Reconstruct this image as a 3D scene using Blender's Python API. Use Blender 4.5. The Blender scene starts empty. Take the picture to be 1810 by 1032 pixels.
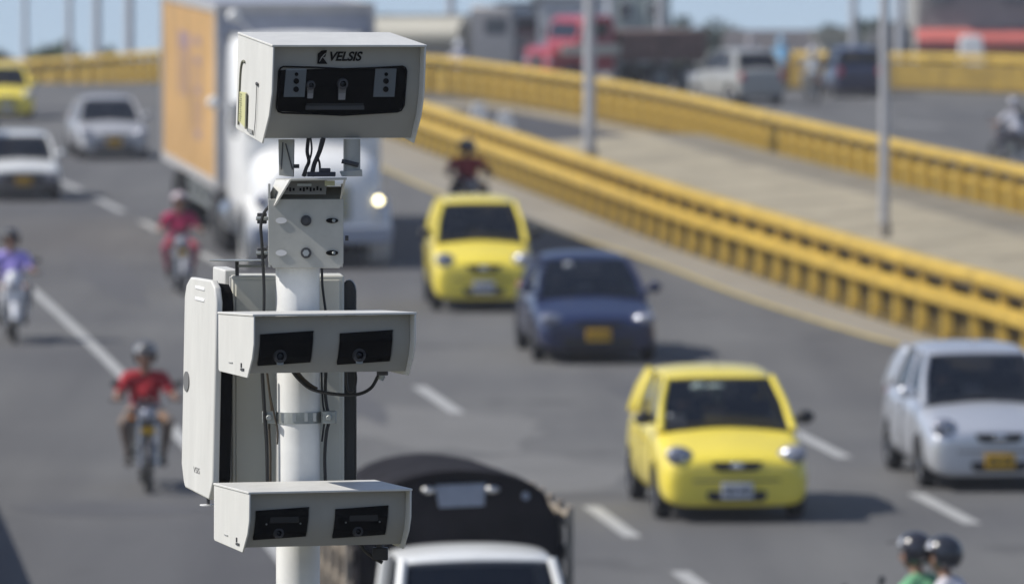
import bpy, bmesh, math, random
from mathutils import Vector, Matrix, Euler, noise
R = math.radians
SC = bpy.context.scene
COL = SC.collection
random.seed(7)

# ---------------------------------------------------------------- camera
F = 12000.0                      # focal length in photograph pixels (1810 wide)
CAMZ = 7.07
PITCH = math.atan(386 / F)
cd = bpy.data.cameras.new('camera'); cam = bpy.data.objects.new('camera', cd); COL.objects.link(cam)
cd.sensor_width = 36; cd.lens = 36 * F / 1810
cam.location = (0, 0, CAMZ); cam.rotation_euler = (R(90) - PITCH, 0, 0)
cd.clip_start = 1; cd.clip_end = 9000
cd.dof.use_dof = True; cd.dof.focus_distance = 23.62; cd.dof.aperture_fstop = 4.6; cd.dof.aperture_blades = 0
SC.camera = cam

# ---------------------------------------------------------------- world and sun
SUN_EL, SUN_AZ = R(46), R(-8)    # azimuth: from the left, a little on the camera side
sdir = Vector((-math.cos(SUN_EL) * math.cos(SUN_AZ), math.cos(SUN_EL) * math.sin(SUN_AZ), math.sin(SUN_EL)))
w = bpy.data.worlds.new('World'); SC.world = w; w.use_nodes = True
nt = w.node_tree; sky = nt.nodes.new('ShaderNodeTexSky'); sky.sky_type = 'NISHITA'; sky.sun_disc = False
sky.sun_elevation = SUN_EL; sky.sun_rotation = math.atan2(sdir.x, sdir.y); sky.air_density = 1.0; sky.dust_density = 0.3; sky.ozone_density = 1.2
bg = nt.nodes['Background']; bg.inputs[1].default_value = 0.13
tcw = nt.nodes.new('ShaderNodeTexCoord'); va = nt.nodes.new('ShaderNodeVectorMath'); va.operation = 'ADD'; va.inputs[1].default_value = (0, 0, .15)
nt.links.new(tcw.outputs['Generated'], va.inputs[0]); nt.links.new(va.outputs[0], sky.inputs[0])
mx = nt.nodes.new('ShaderNodeMixRGB'); mx.blend_type = 'MULTIPLY'; mx.inputs[0].default_value = 1; mx.inputs[2].default_value = (1.0, .88, .83, 1)
nt.links.new(sky.outputs[0], mx.inputs[1]); nt.links.new(mx.outputs[0], bg.inputs[0])
sl = bpy.data.lights.new('sun', 'SUN'); so = bpy.data.objects.new('sun', sl); COL.objects.link(so)
sl.energy = 3.9; sl.angle = R(0.5); sl.color = (1.0, 0.955, 0.88)
so.rotation_euler = sdir.to_track_quat('Z', 'Y').to_euler(); so.location = (-40, 20, 60)
SC.view_settings.view_transform = 'Standard'; SC.view_settings.look = 'None'
SC.view_settings.gamma = 1; SC.view_settings.exposure = 0.3; SC.view_settings.use_curve_mapping = False
SC.cycles.use_denoising = True

# ---------------------------------------------------------------- ground shape, pixel helpers
G = 0.0307
def hz(Y):
    if Y < 207: return G * Y
    t = Y - 207
    z = G * 207
    if t < 60: return z + G * t - (G + 0.045) * t * t / 120
    return z + G * 60 - (G + 0.045) * 30 - 0.045 * (t - 60)
def xb(Z):                        # lane line B, metres right of the camera axis
    return 1.07 - .123 * (Z - 73.1) - .000613 * ((Z - 81.4) ** 2 - 68.9) / 2
def slope(Z): return -.123 - .000613 * (Z - 81.4)
def gp(px, py):                   # photograph pixel to road point
    s = (py + 238) / 7.07
    Z = F / s
    return Vector(((px - 905) / s, Z, hz(Z)))
def W(px, py, Y):                 # photograph pixel to a point on the vertical plane at distance Y
    c, s = math.cos(PITCH), math.sin(PITCH)
    u, v = (px - 905) / F, -(py - 516) / F
    dy, dz = c + v * s, v * c - s
    return Vector((u * Y / dy, Y, CAMZ + dz * Y / dy))

# ---------------------------------------------------------------- materials
MATS = {}
def mat(name, col, rough=.5, metal=0, var=0.0, vs=4.0, bump=0.0, bs=60.0, coat=0, alpha=1, emit=None, spec=.5, stretch=None):
    if name in MATS: return MATS[name]
    m = bpy.data.materials.new(name); m.use_nodes = True; n = m.node_tree; b = n.nodes['Principled BSDF']
    c = (*col, 1)
    b.inputs['Base Color'].default_value = c; b.inputs['Roughness'].default_value = rough
    b.inputs['Metallic'].default_value = metal; b.inputs['Coat Weight'].default_value = coat
    b.inputs['Coat Roughness'].default_value = .06; b.inputs['Alpha'].default_value = alpha
    b.inputs['Specular IOR Level'].default_value = spec
    tc = n.nodes.new('ShaderNodeTexCoord')
    src = tc.outputs['Object']
    if stretch:
        mp = n.nodes.new('ShaderNodeMapping'); mp.inputs['Scale'].default_value = stretch
        n.links.new(src, mp.inputs[0]); src = mp.outputs[0]
    if var:
        nz = n.nodes.new('ShaderNodeTexNoise'); nz.inputs['Scale'].default_value = vs; nz.inputs['Detail'].default_value = 6
        nz.inputs['Roughness'].default_value = .65
        n.links.new(src, nz.inputs['Vector'])
        rp = n.nodes.new('ShaderNodeValToRGB'); rp.color_ramp.elements[0].position = .3; rp.color_ramp.elements[1].position = .7
        rp.color_ramp.elements[0].color = (*[max(0, x * (1 - var)) for x in col], 1)
        rp.color_ramp.elements[1].color = (*[min(1, x * (1 + var)) for x in col], 1)
        n.links.new(nz.outputs['Fac'], rp.inputs[0]); n.links.new(rp.outputs[0], b.inputs['Base Color'])
    if bump:
        nb = n.nodes.new('ShaderNodeTexNoise'); nb.inputs['Scale'].default_value = bs; nb.inputs['Detail'].default_value = 3
        bp = n.nodes.new('ShaderNodeBump'); bp.inputs['Strength'].default_value = bump; bp.inputs['Distance'].default_value = .01
        n.links.new(src, nb.inputs['Vector']); n.links.new(nb.outputs['Fac'], bp.inputs['Height']); n.links.new(bp.outputs[0], b.inputs['Normal'])
    if emit:
        b.inputs['Emission Color'].default_value = (*emit[0], 1); b.inputs['Emission Strength'].default_value = emit[1]
    MATS[name] = m
    return m
def paint(name, col, metal=0.0, rough=.35): return mat('paint_' + name, col, rough, metal, var=.06, vs=1.5, coat=.7)
M_rub = mat('rubber', (.018, .018, .02), .85, var=.3, vs=9, bump=.2)
M_blk = mat('black_plastic', (.015, .015, .017), .5)
M_dark = mat('dark_grey', (.05, .05, .055), .6, var=.2)
M_steel = mat('steel', (.5, .5, .5), .3, 1, var=.1)
M_galv = mat('galvanised', (.34, .36, .35), .5, .6, var=.25, vs=12)
M_glass = mat('tinted_glass', (.004, .007, .014), .03, alpha=.8, spec=.45)
M_gin = mat('dark_glass', (.006, .009, .018), .05, spec=.5)
M_lamp = mat('lamp_glass', (.30, .31, .36), .22, .3, coat=1)
M_chrome = mat('chrome', (.8, .8, .8), .08, 1)
M_red = mat('red_lens', (.45, .01, .01), .15, coat=1)
M_amber = mat('plate_yellow', (.75, .42, .01), .4, var=.06, vs=20)
M_pwhite = mat('plate_white', (.62, .63, .66), .4, var=.06, vs=20)
M_seat = mat('seat_fabric', (.06, .06, .07), .8, var=.3)
M_skin = mat('skin', (.24, .135, .09), .5, var=.1, vs=20)
M_bark = mat('bark', (.09, .07, .05), .9, var=.3)
M_conc = mat('concrete', (.34, .31, .26), .85, var=.22, vs=.8, bump=.3, bs=20)
M_white = mat('white_paint', (.78, .78, .76), .5, var=.05, vs=3)

# ---------------------------------------------------------------- mesh helpers
class MB:
    def __init__(s, M=None): s.v = []; s.f = []; s.m = []; s.M = M or Matrix(); s.cur = 0
    def add(s, vs, fs):
        o = len(s.v); s.v += [s.M @ Vector(p) for p in vs]; s.f += [[i + o for i in q] for q in fs]; s.m += [s.cur] * len(fs); return s
    def box(s, c, d, rot=None):
        x, y, z = d[0] / 2, d[1] / 2, d[2] / 2; r = rot if rot is not None else Matrix.Identity(3)
        vs = [Vector(c) + r @ Vector(p) for p in ((-x,-y,-z),(x,-y,-z),(x,y,-z),(-x,y,-z),(-x,-y,z),(x,-y,z),(x,y,z),(-x,y,z))]
        return s.add(vs, [(3,2,1,0),(4,5,6,7),(0,1,5,4),(1,2,6,5),(2,3,7,6),(3,0,4,7)])
    def loft(s, rings, cap=True, close=True):
        n = len(rings[0]); vs = [p for r in rings for p in r]; fs = []
        for i in range(len(rings) - 1):
            for j in range(n if close else n - 1):
                k = (j + 1) % n; fs.append((i*n+j, i*n+k, (i+1)*n+k, (i+1)*n+j))
        if cap: fs.append(tuple(reversed(range(n)))); fs.append(tuple((len(rings)-1)*n + j for j in range(n)))
        return s.add(vs, fs)
    def tube(s, pts, r, n=10, cap=True):
        pts = [Vector(p) for p in pts]; rs = r if isinstance(r, (list, tuple)) else [r] * len(pts); rings = []
        up = None
        for i, p in enumerate(pts):
            d = (pts[min(i+1, len(pts)-1)] - pts[max(i-1, 0)])
            d = d.normalized() if d.length > 1e-9 else Vector((0,0,1))
            if up is None: up = Vector((0,0,1)) if abs(d.z) < .9 else Vector((1,0,0))
            a = d.cross(up).normalized(); b = a.cross(d).normalized(); up = b
            rings.append([p + (a * math.cos(t) + b * math.sin(t)) * rs[i] for t in [2*math.pi*k/n for k in range(n)]])
        return s.loft(rings, cap)
    def cyl(s, a, b, r, n=16, r2=None): return s.tube([a, b], [r, r2 if r2 is not None else r], n)
    def ball(s, c, r, nu=16, nv=10, rot=None, keep=None):
        r = r if isinstance(r, (tuple, list)) else (r, r, r); q = rot or Matrix.Identity(3); c = Vector(c)
        vs = []; fs = []
        for i in range(nv + 1):
            t = math.pi * i / nv
            for j in range(nu):
                p = 2 * math.pi * j / nu
                vs.append(c + q @ Vector((r[0]*math.sin(t)*math.cos(p), r[1]*math.sin(t)*math.sin(p), r[2]*math.cos(t))))
        for i in range(nv):
            for j in range(nu):
                k = (j + 1) % nu; f = (i*nu+j, (i+1)*nu+j, (i+1)*nu+k, i*nu+k)
                if keep is None or keep(sum((vs[a] - c for a in f), Vector()) / 4): fs.append(f)
        return s.add(vs, fs)
    def lathe(s, c, axis, prof, n=28):       # prof: (radius, offset along axis) closed loop
        ax = Vector(axis).normalized(); up = Vector((0,0,1)) if abs(ax.z) < .9 else Vector((1,0,0))
        a = ax.cross(up).normalized(); b = ax.cross(a); c = Vector(c); rings = []
        for k in range(n):
            t = 2*math.pi*k/n; d = a*math.cos(t) + b*math.sin(t)
            rings.append([c + d*q[0] + ax*q[1] for q in prof])
        m = len(prof); fs = []
        for i in range(n):
            for j in range(m):
                fs.append((i*m+j, i*m+(j+1)%m, ((i+1)%n)*m+(j+1)%m, ((i+1)%n)*m+j))
        return s.add([p for r in rings for p in r], fs)
    def prism(s, poly, off, d):              # poly: 3D points; extruded by vector d
        d = Vector(d); a = [Vector(p) + Vector(off) for p in poly]; n = len(a)
        return s.add(a + [p + d for p in a], [tuple(range(n)), tuple(reversed(range(n, 2*n)))] + [(i, n+i, n+(i+1)%n, (i+1)%n) for i in range(n)])
    def quadgrid(s, a, b, c, d, bulge, nrm, n=6, thick=None):   # a,b bottom; c,d top (a under c)
        a, b, c, d, nrm = map(Vector, (a, b, c, d, nrm)); vs = []; fs = []
        for i in range(n+1):
            for j in range(n+1):
                u, v = i/n, j/n
                vs.append(a.lerp(b, u).lerp(c.lerp(d, u), v) + nrm * bulge * (1-(2*u-1)**2) * (1-.6*(2*v-1)**2))
        for i in range(n):
            for j in range(n): fs.append((i*(n+1)+j, (i+1)*(n+1)+j, (i+1)*(n+1)+j+1, i*(n+1)+j+1))
        return s.add(vs, fs)
    def build(s, name, mats, parent=None, smooth=True, bevel=0, sub=0, label=None, kind=None, solid=0, fix=True):
        me = bpy.data.meshes.new(name); me.from_pydata([tuple(p) for p in s.v], [], s.f)
        mats = mats if isinstance(mats, (list, tuple)) else [mats]
        for m in mats: me.materials.append(m)
        for i, p in enumerate(me.polygons): p.material_index = s.m[i]
        if fix:
            bm = bmesh.new(); bm.from_mesh(me); bmesh.ops.recalc_face_normals(bm, faces=bm.faces); bm.to_mesh(me); bm.free()
        o = bpy.data.objects.new(name, me); COL.objects.link(o)
        if parent: o.parent = parent
        if solid: md = o.modifiers.new('solid', 'SOLIDIFY'); md.thickness = solid; md.offset = 0
        if bevel: md = o.modifiers.new('bevel', 'BEVEL'); md.width = bevel; md.segments = 2; md.limit_method = 'ANGLE'; md.harden_normals = False
        if sub: md = o.modifiers.new('sub', 'SUBSURF'); md.levels = sub; md.render_levels = sub
        if smooth:
            me.polygons.foreach_set('use_smooth', [True] * len(me.polygons))
            if not sub: me.set_sharp_from_angle(angle=R(38))
        if label: o['label'] = label
        if kind: o['kind'] = kind
        return o
def thing(name, label, cat, loc=(0,0,0), rot=(0,0,0), group=None):
    o = bpy.data.objects.new(name, None); COL.objects.link(o); o.location = loc; o.rotation_euler = rot
    o.empty_display_size = .3; return tag(o, label, cat, group)
def tag(o, label, cat, group=None):
    o['label'] = label; o['category'] = cat
    if group: o['group'] = group
    return o
def bake(o):
    dg = bpy.context.evaluated_depsgraph_get(); me = bpy.data.meshes.new_from_object(o.evaluated_get(dg))
    o.modifiers.clear(); old = o.data; o.data = me
    return o
def spline(pts, n=8):
    P = [Vector(p) for p in pts]; P = [2*P[0]-P[1]] + P + [2*P[-1]-P[-2]]; out = []
    for i in range(1, len(P) - 2):
        for k in range(n):
            t = k / n; a, b, c, d = P[i-1:i+3]
            out.append(.5*((2*b) + (c-a)*t + (2*a-5*b+4*c-d)*t*t + (3*b-a-3*c+d)*t**3))
    out.append(P[-2]); return out

# ---------------------------------------------------------------- setting: terrain, road, median, markings
def strip(name, left, right, dz, m, kind='structure', nx=1, dz2=None):
    mb = MB(); n = len(left); vs = []; fs = []
    for a, b in zip(left, right):
        for i in range(nx + 1):
            p = Vector(a).lerp(Vector(b), i / nx); vs.append((p.x, p.y, hz(p.y) + dz + ((dz2 - dz) * i / nx if dz2 is not None else 0)))
    k = nx + 1
    for i in range(n - 1):
        for j in range(nx): fs.append((i*k+j, i*k+j+1, (i+1)*k+j+1, (i+1)*k+j))
    mb.add(vs, fs); return mb.build(name, m, kind=kind)
M_asph = mat('asphalt', (.145, .145, .15), .9, bump=.5, bs=90)
# asphalt: tracks, patches and grain
n = M_asph.node_tree; b = n.nodes['Principled BSDF']; tc = [x for x in n.nodes if x.type == 'TEX_COORD'][0]
def nz(scale, det, vec=None):
    q = n.nodes.new('ShaderNodeTexNoise'); q.inputs['Scale'].default_value = scale; q.inputs['Detail'].default_value = det
    n.links.new(vec or tc.outputs['Object'], q.inputs['Vector']); return q.outputs['Fac']
mp = n.nodes.new('ShaderNodeMapping'); mp.inputs['Rotation'].default_value = (0, 0, R(-8)); mp.inputs['Scale'].default_value = (1, .05, 1)
n.links.new(tc.outputs['Object'], mp.inputs[0])
def ramp(f, a, bb, p0=.3, p1=.7):
    r = n.nodes.new('ShaderNodeValToRGB'); r.color_ramp.elements[0].position = p0; r.color_ramp.elements[1].position = p1
    r.color_ramp.elements[0].color = (*a, 1); r.color_ramp.elements[1].color = (*bb, 1); n.links.new(f, r.inputs[0]); return r.outputs[0]
def mul(a, c, fac=1):
    q = n.nodes.new('ShaderNodeMixRGB'); q.blend_type = 'MULTIPLY'; q.inputs[0].default_value = fac
    n.links.new(a, q.inputs[1]); n.links.new(c, q.inputs[2]); return q.outputs[0]
c = ramp(nz(.12, 5), (.092, .092, .096), (.128, .127, .125), .36, .62)
c = mul(c, ramp(nz(.9, 4, mp.outputs[0]), (.80, .80, .81), (1.12, 1.12, 1.10)))
c = mul(c, ramp(nz(.55, 2), (.72,.72,.73), (1,1,1), .27, .36))
c = mul(c, ramp(nz(60, 3), (.8, .8, .8), (1.15, 1.15, 1.15)))
n.links.new(c, b.inputs['Base Color'])
M_line = mat('road_paint', (.38, .38, .37), .7, var=.2, vs=5)
M_shoulder = mat('shoulder_concrete', (.27, .245, .20), .9, var=.14, vs=.35, bump=.4, bs=30)
M_med = mat('median_concrete', (.29, .25, .175), .9, var=.3, vs=.6, bump=.4, bs=12)
M_mud = mat('median_dark', (.12, .115, .095), .95, var=.3, vs=.7)
M_land = mat('land', (.16, .15, .09), .95, var=.4, vs=.02)
Ys = [20 + 4*i for i in range(-6, 72)]
Ys = [float(y) for y in Ys]
def xleft(Z): return xb(Z) - 7.78
strip('road', [(xleft(y) - (12 if y > 150 else 0) * min(1, (y-150)/40), y) for y in Ys], [(60, y) for y in Ys], 0, M_asph, nx=8)
# embankment sides below the deck and terrain around it
mb = MB(); n_ = len(Ys); vs = []; fs = []
for y in Ys:
    xl = xleft(y) - (12 if y > 150 else 0) * min(1, (y-150)/40)
    vs += [(xl - .0, y, hz(y) - .02), (xl - 14, y, -1.6), (60, y, hz(y) - .02), (74, y, -1.6)]
for i in range(n_ - 1):
    o = i * 4; fs += [(o, o+4, o+5, o+1), (o+2, o+3, o+7, o+6)]
mb.add(vs, fs).build('embankment', M_land, kind='structure')
mb = MB(); mb.add([(-4000, -600, -1.5), (4000, -600, -1.5), (4000, 8000, -1.5), (-4000, 8000, -1.5)], [(0,1,2,3)])
mb.build('terrain', M_land, kind='structure')

bar1 = spline([gp(*p) for p in ((3400,1250),(2600,930),(2150,775),(1810,645),(1660,598),(1500,545),(1350,492),(1200,440),(1000,362),(850,304),(750,265),(680,240),(600,217),(500,195),(400,178),(300,169))], 14)
bar2 = spline([gp(*p) for p in ((3600,900),(2900,700),(2300,540),(1810,400),(1650,360),(1500,322),(1350,283),(1200,243),(1050,212),(900,186),(780,168),(650,160),(500,157))] + [Vector(((px_ - 905) * Z_ / F, Z_, hz(Z_))) for px_, Z_ in ((400,222),(300,236),(200,246),(100,252),(0,255),(-200,258),(-500,260))], 14)
bar3 = spline([gp(*p) for p in ((1380,153),(1500,156),(1600,158.5),(1700,162),(1810,167),(1960,178),(2200,200))], 14)
# median sheet between the barriers
def by_y(poly, y):
    for a, b_ in zip(poly, poly[1:]):
        if (a.y - y) * (b_.y - y) <= 0 and a.y != b_.y: return a.lerp(b_, (y - a.y) / (b_.y - a.y)).x
    return None
ys = [60 + 2.5*i for i in range(58)]
ys = [y for y in ys if by_y(bar1, y) is not None and by_y(bar2, y) is not None]
lo = [(by_y(bar1, y), y) for y in ys]; hi = [(by_y(bar2, y), y) for y in ys]
strip('median', [(a[0] + .1, a[1]) for a in lo], [(a[0], a[1]) for a in hi], .004, M_med, nx=4)
strip('median_gutter', [(a[0] + .1, a[1]) for a in lo], [(a[0] + .47 * (q[0] - a[0]) + .22 * math.sin(a[1] * .31), a[1]) for a, q in zip(lo, hi)], .008, M_mud, nx=2)
# dark patch across part of the median
yy = [y for y in ys if 170 <= y <= 199]
strip('median_patch', [(by_y(bar1, y) + .1, y) for y in yy], [(by_y(bar1, y) + .85 * (by_y(bar2, y) - by_y(bar1, y)), y) for y in yy], .012, mat('median_patch_dark', (.06, .06, .065), .8, var=.4, vs=.6), nx=2)
b_hi = [q for q in zip(lo, hi) if q[0][1] <= 173]
strip('median_bank', [(a[0] + .44 * (q[0] - a[0]), a[1]) for a, q in b_hi], [(a[0] + .80 * (q[0] - a[0]), a[1]) for a, q in b_hi], .02, mat('bank_concrete', (.32, .28, .20), .9, var=.25, vs=.9, bump=.5, bs=9), nx=4, dz2=.24)
strip('median_ledge', [(a[0] + .80 * (q[0] - a[0]), a[1]) for a, q in b_hi], [(q[0], q[1]) for a, q in b_hi], .24, mat('ledge_grey', (.20, .18, .14), .9, var=.35, vs=.9), nx=2)
mb = MB()
for k_ in range(0, len(b_hi) - 2, 2):
    y0_, y1_ = ys[k_], ys[k_] + .10; xa_ = by_y(bar1, y0_); xb_ = by_y(bar2, y0_)
    mb.add([(xa_ + .44*(xb_-xa_), y0_, hz(y0_)+.026), (xa_ + .80*(xb_-xa_), y0_, hz(y0_)+.246), (xa_ + .80*(xb_-xa_), y1_, hz(y1_)+.246), (xa_ + .44*(xb_-xa_), y1_, hz(y1_)+.026)], [(0,1,2,3)])
mb.build('median_joint', M_mud, kind='structure')
# road-side concrete shoulder of the near barrier
edge = spline([gp(*p) for p in ((3300,1300),(2550,990),(2100,822),(1810,692),(1650,628),(1500,585),(1300,520),(1150,462),(950,400),(800,352),(680,300),(600,262),(500,225),(400,200),(320,185))], 10)
ys2 = [y for y in ys if by_y(edge, y) is not None]
strip('shoulder', [(by_y(edge, y), y) for y in ys2], [(by_y(bar1, y), y) for y in ys2], .004, M_shoulder, nx=2)
strip('edge_line', [(by_y(edge, y) - .08, y) for y in ys2], [(by_y(edge, y) + .07, y) for y in ys2], .010, mat('yellow_road_paint', (.42, .33, .12), .8, var=.35, vs=2))
def blob(name, cx, cy, rx, ry, dz, m, seed):
    r_ = random.Random(seed); pts = []
    for k in range(22):
        a = 2*math.pi*k/22; q = r_.uniform(.8, 1.15); y = cy + ry*q*math.sin(a); x = cx + rx*q*math.cos(a) - .12*(y-cy); pts.append((x, y, hz(y)+dz))
    return MB().add(pts, [tuple(range(22))]).build(name, m, kind='structure')
M_pat = mat('asphalt_light', (.155, .153, .148), .9, var=.12, vs=.8, bump=.4, bs=80); M_oil = mat('asphalt_dark', (.088, .088, .092), .85, var=.15, vs=1)
blob('asphalt_patch', -.9, 85.2, 1.35, 3.4, .003, M_pat, 1); blob('asphalt_patch', .4, 79.0, 1.0, 2.4, .003, M_pat, 2)
blob('oil_stain', -2.4, 92, .35, 6, .0045, M_oil, 3); blob('oil_stain', -4.4, 74.5, 1.2, .8, .0045, M_oil, 4); blob('oil_stain', 2.3, 86, .4, 7, .0045, M_oil, 5); blob('oil_stain', -7.1, 118, .45, 9, .0045, M_oil, 6)
# lane lines
def lane(off, segs, wd, name):
    mb = MB()
    for z0, z1 in segs:
        k = max(2, int((z1 - z0) / 2)); L_, R_ = [], []
        pts = []
        for i in range(k + 1):
            z = z0 + (z1 - z0) * i / k; pts.append((xb(z) + off, z))
        vs = []; fs = []
        for x, z in pts: vs += [(x - wd/2, z, hz(z) + .006), (x + wd/2, z, hz(z) + .006)]
        for i in range(k): fs.append((2*i, 2*i+1, 2*i+3, 2*i+2))
        mb.add(vs, fs)
    return mb.build(name, M_line, kind='structure')
def zz(py): return F * 7.07 / (py + 238)
lane(-3.87, [(20, zz(508))] + [(zz(440) + 9.5*k, zz(440) + 4 + 9.5*k) for k in range(9)], .17, 'road_marking')
segsB = [(zz(951), zz(896)), (zz(731), zz(684)), (zz(1100), zz(1012)), (zz(580), zz(548)), (zz(470), zz(448)), (zz(375), zz(352)), (zz(338), zz(318)), (zz(410), zz(392)), (zz(300), zz(285)), (zz(264), zz(252)), (zz(235), zz(226)), (zz(210), zz(203))]
lane(0, segsB, .19, 'road_marking')
segsC = [(zz(927), zz(874)), (zz(810), zz(757)), (zz(1060), zz(1000)), (zz(700), zz(655))]
lane(3.85, segsC, .19, 'road_marking')
# carriageway two: faint dashes
mb = MB()
for px, py in ((1660, 222), (1410, 196), (1860, 246)):
    p = gp(px, py); mb.add([(p.x-.1, p.y-1.6, hz(p.y-1.6)+.006), (p.x+.1, p.y-1.6, hz(p.y-1.6)+.006), (p.x-.9, p.y+1.6, hz(p.y+1.6)+.006), (p.x-1.1, p.y+1.6, hz(p.y+1.6)+.006)], [(0,1,2,3)])
mb.build('road_marking', M_line, kind='structure')

# ---------------------------------------------------------------- barriers
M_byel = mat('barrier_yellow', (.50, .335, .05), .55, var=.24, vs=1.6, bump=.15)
M_byel2 = mat('barrier_yellow_shaded', (.105, .07, .009), .7, var=.35, vs=2.2, bump=.2)  # barrier yellow darkened: shade of the recesses under the rails put into the colour
M_byel3 = mat('barrier_yellow_half_shaded', (.27, .18, .025), .7, var=.35, vs=2.2)  # mid tone: shade between the curved posts put into the panel colour
def resample(poly, step, s0=0):
    P = [Vector((p.x, p.y, 0)) for p in poly]; out = []; acc = 0; nxt = s0
    for a, b_ in zip(P, P[1:]):
        L = (b_ - a).length
        while nxt <= acc + L:
            t = (nxt - acc) / L; p = a.lerp(b_, t); d = (b_ - a).normalized(); out.append((p, d)); nxt += step
        acc += L
    return out
def barrier(poly, label, side, y0, curved=False, span=None, ptop=.72):
    root = thing('road_barrier', label, 'barrier', (poly[0].x, poly[0].y, 0), group='yellow road barriers')
    off = Vector((-poly[0].x, -poly[0].y, 0))
    base = MB()
    samp = resample(poly, .9)
    samp = [(p, d) for p, d in samp if span is None or span(p)]
    def sweep(prof, name, m):      # prof: (out, z) with out toward `side`
        rings = []
        for p, d in samp:
            nn = Vector((-d.y, d.x, 0)) * side
            rings.append([p + off + nn * q[0] + Vector((0, 0, hz(p.y) + q[1] * 1.2)) for q in prof])
        return MB().loft(rings).build(name, m, root)
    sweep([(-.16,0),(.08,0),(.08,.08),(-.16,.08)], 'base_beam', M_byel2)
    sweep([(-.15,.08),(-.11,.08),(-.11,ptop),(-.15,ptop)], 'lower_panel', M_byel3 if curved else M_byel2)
    if curved: sweep([(-.12,.50),(-.08,.50),(-.08,.60),(-.12,.60)], 'middle_rail', M_byel)
    else: sweep([(.05,.43),(.17,.46),(.19,.53),(.17,.6),(.05,.63),(-.03,.6),(-.03,.46)], 'middle_rail', M_byel)
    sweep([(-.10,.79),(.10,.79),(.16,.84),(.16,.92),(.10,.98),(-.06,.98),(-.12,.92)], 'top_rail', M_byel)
    pmb = MB()
    if curved:
        a = [(.04,0),(.16,.1),(.22,.3),(.22,.5),(.17,.68),(.05,.8)]; c = [(.02,.8),(.04,.66),(.07,.5),(.06,.3),(-.02,.12),(-.12,0)]
        poly2 = [(x, 0, z) for x, z in a + c]
        pmb.loft([[(-.12*k,.10,z),(-.05*k,-o,z),(.05*k,-o,z),(.12*k,.10,z)] for z,o,k in ((0,-.04,1),(.1,.04,1),(.3,.10,.95),(.5,.11,.9),(.68,.08,.85),(.8,.04,.8))])
    else:
        for_plan = lambda k, o: [(-.10*k,.05),(-.04*k,-o),(.04*k,-o),(.10*k,.05)]
        pmb.loft([[(x,y,z) for x,y in for_plan(k, o)] for z,k,o in ((0,1,.10),(.42,1,.10),(.62,.9,.09),(.80,.8,.06))])
    pmb.v = [Vector((q.x, q.y, q.z * 1.2)) for q in pmb.v]
    posts = [(p, d) for p, d in resample(poly, 1.75, .4) if span is None or span(p)]
    posts = posts[::-1] if posts[0][0].y > posts[-1][0].y else posts
    first = None; rest = MB()
    for i, (p, d) in enumerate(posts):
        nn = Vector((-d.y, d.x, 0)) * side; ang = math.atan2(-nn.x * -1, -nn.y * 1)
        ang = math.atan2(nn.x, -nn.y)
        loc = p + off + Vector((0, 0, hz(p.y)))
        if i < 98:
            if first is None: first = pmb.build('post', M_byel, root, bevel=.012); o = first
            else: o = first.copy(); COL.objects.link(o)
            o.parent = root; o.location = loc; o.rotation_euler = (0, 0, ang)
        else:
            Mx = Matrix.Translation(loc) @ Matrix.Rotation(ang, 4, 'Z'); o_ = len(rest.v)
            rest.v += [Mx @ q for q in pmb.v]; rest.f += [[k + o_ for k in f] for f in pmb.f]; rest.m += [0] * len(pmb.f)
    if rest.v: rest.build('post', M_byel, root, kind='stuff')
    return root
barrier(bar1, 'nearer of the two long yellow barriers, running along the shoulder right beside the taxis', 1, 0, span=lambda p: p.y > 84)
barrier(bar2, 'long yellow barrier with curved posts on the far side of the concrete median', 1, 0, curved=True, span=lambda p: p.y > 118)
barrier(bar3, 'short stretch of yellow barrier at far right below the red awning', 1, 0, curved=True)
lb = [Vector((xleft(z) + .0, z, 0)) for z in range(14, 170, 3)]
barrier(lb, 'yellow barrier along the left edge of the road, just outside the left lane', -1, 0, ptop=.42)
# ---------------------------------------------------------------- vehicles
def place(root, p, extra=0.0, away=False):
    psi = math.atan(-slope(min(p.y, 200))) + extra
    if away: psi += math.pi
    pit = math.atan(G) * math.cos(psi)
    rol = math.atan(G) * math.sin(psi)
    root.rotation_euler = Euler((pit, -rol, psi), 'XYZ'); root.location = p
def empty_child(name, parent, loc=(0,0,0), rot=(0,0,0), label=None):
    o = bpy.data.objects.new(name, None); COL.objects.link(o); o.parent = parent; o.location = loc; o.rotation_euler = rot
    o.empty_display_size = .2
    if label: o['label'] = label
    return o
WCACHE = {}
def wheel(parent, loc, r, wdt, rimm=None, bus=False):
    key = (r, wdt, bus)
    rimm = rimm or M_steel
    if key not in WCACHE:
        h = wdt / 2
        t = MB().lathe((0,0,0), (1,0,0), [(r*.64,-h*.9),(r*.8,-h),(r*.95,-h*.9),(r,-h*.55),(r,h*.55),(r*.95,h*.9),(r*.8,h),(r*.64,h*.9)], 28)
        q = MB().lathe((0,0,0), (1,0,0), [(r*.67,-h*.8),(r*.67,h*.8),(r*.58,h*.7),(r*.56,0),(r*.58,-h*.7)], 24)
        q.cyl((-h*.25,0,0), (h*.25,0,0), r*.2, 14)
        for k in range(5 if not bus else 8):
            a = 2*math.pi*k/(5 if not bus else 8)
            for sg in (-1, 1):
                q.tube([(sg*h*.3, math.cos(a)*r*.12, math.sin(a)*r*.12), (sg*h*.45, math.cos(a)*r*.6, math.sin(a)*r*.6)], [r*.11, r*.09], 6)
        q.cyl((-h*.1,0,0), (h*.1,0,0), r*.6, 20)
        WCACHE[key] = (t, q)
    t, q = WCACHE[key]
    root = empty_child('wheel', parent, loc)
    t.build('tyre', M_rub, root); q.build('rim', rimm, root)
    return root
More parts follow.
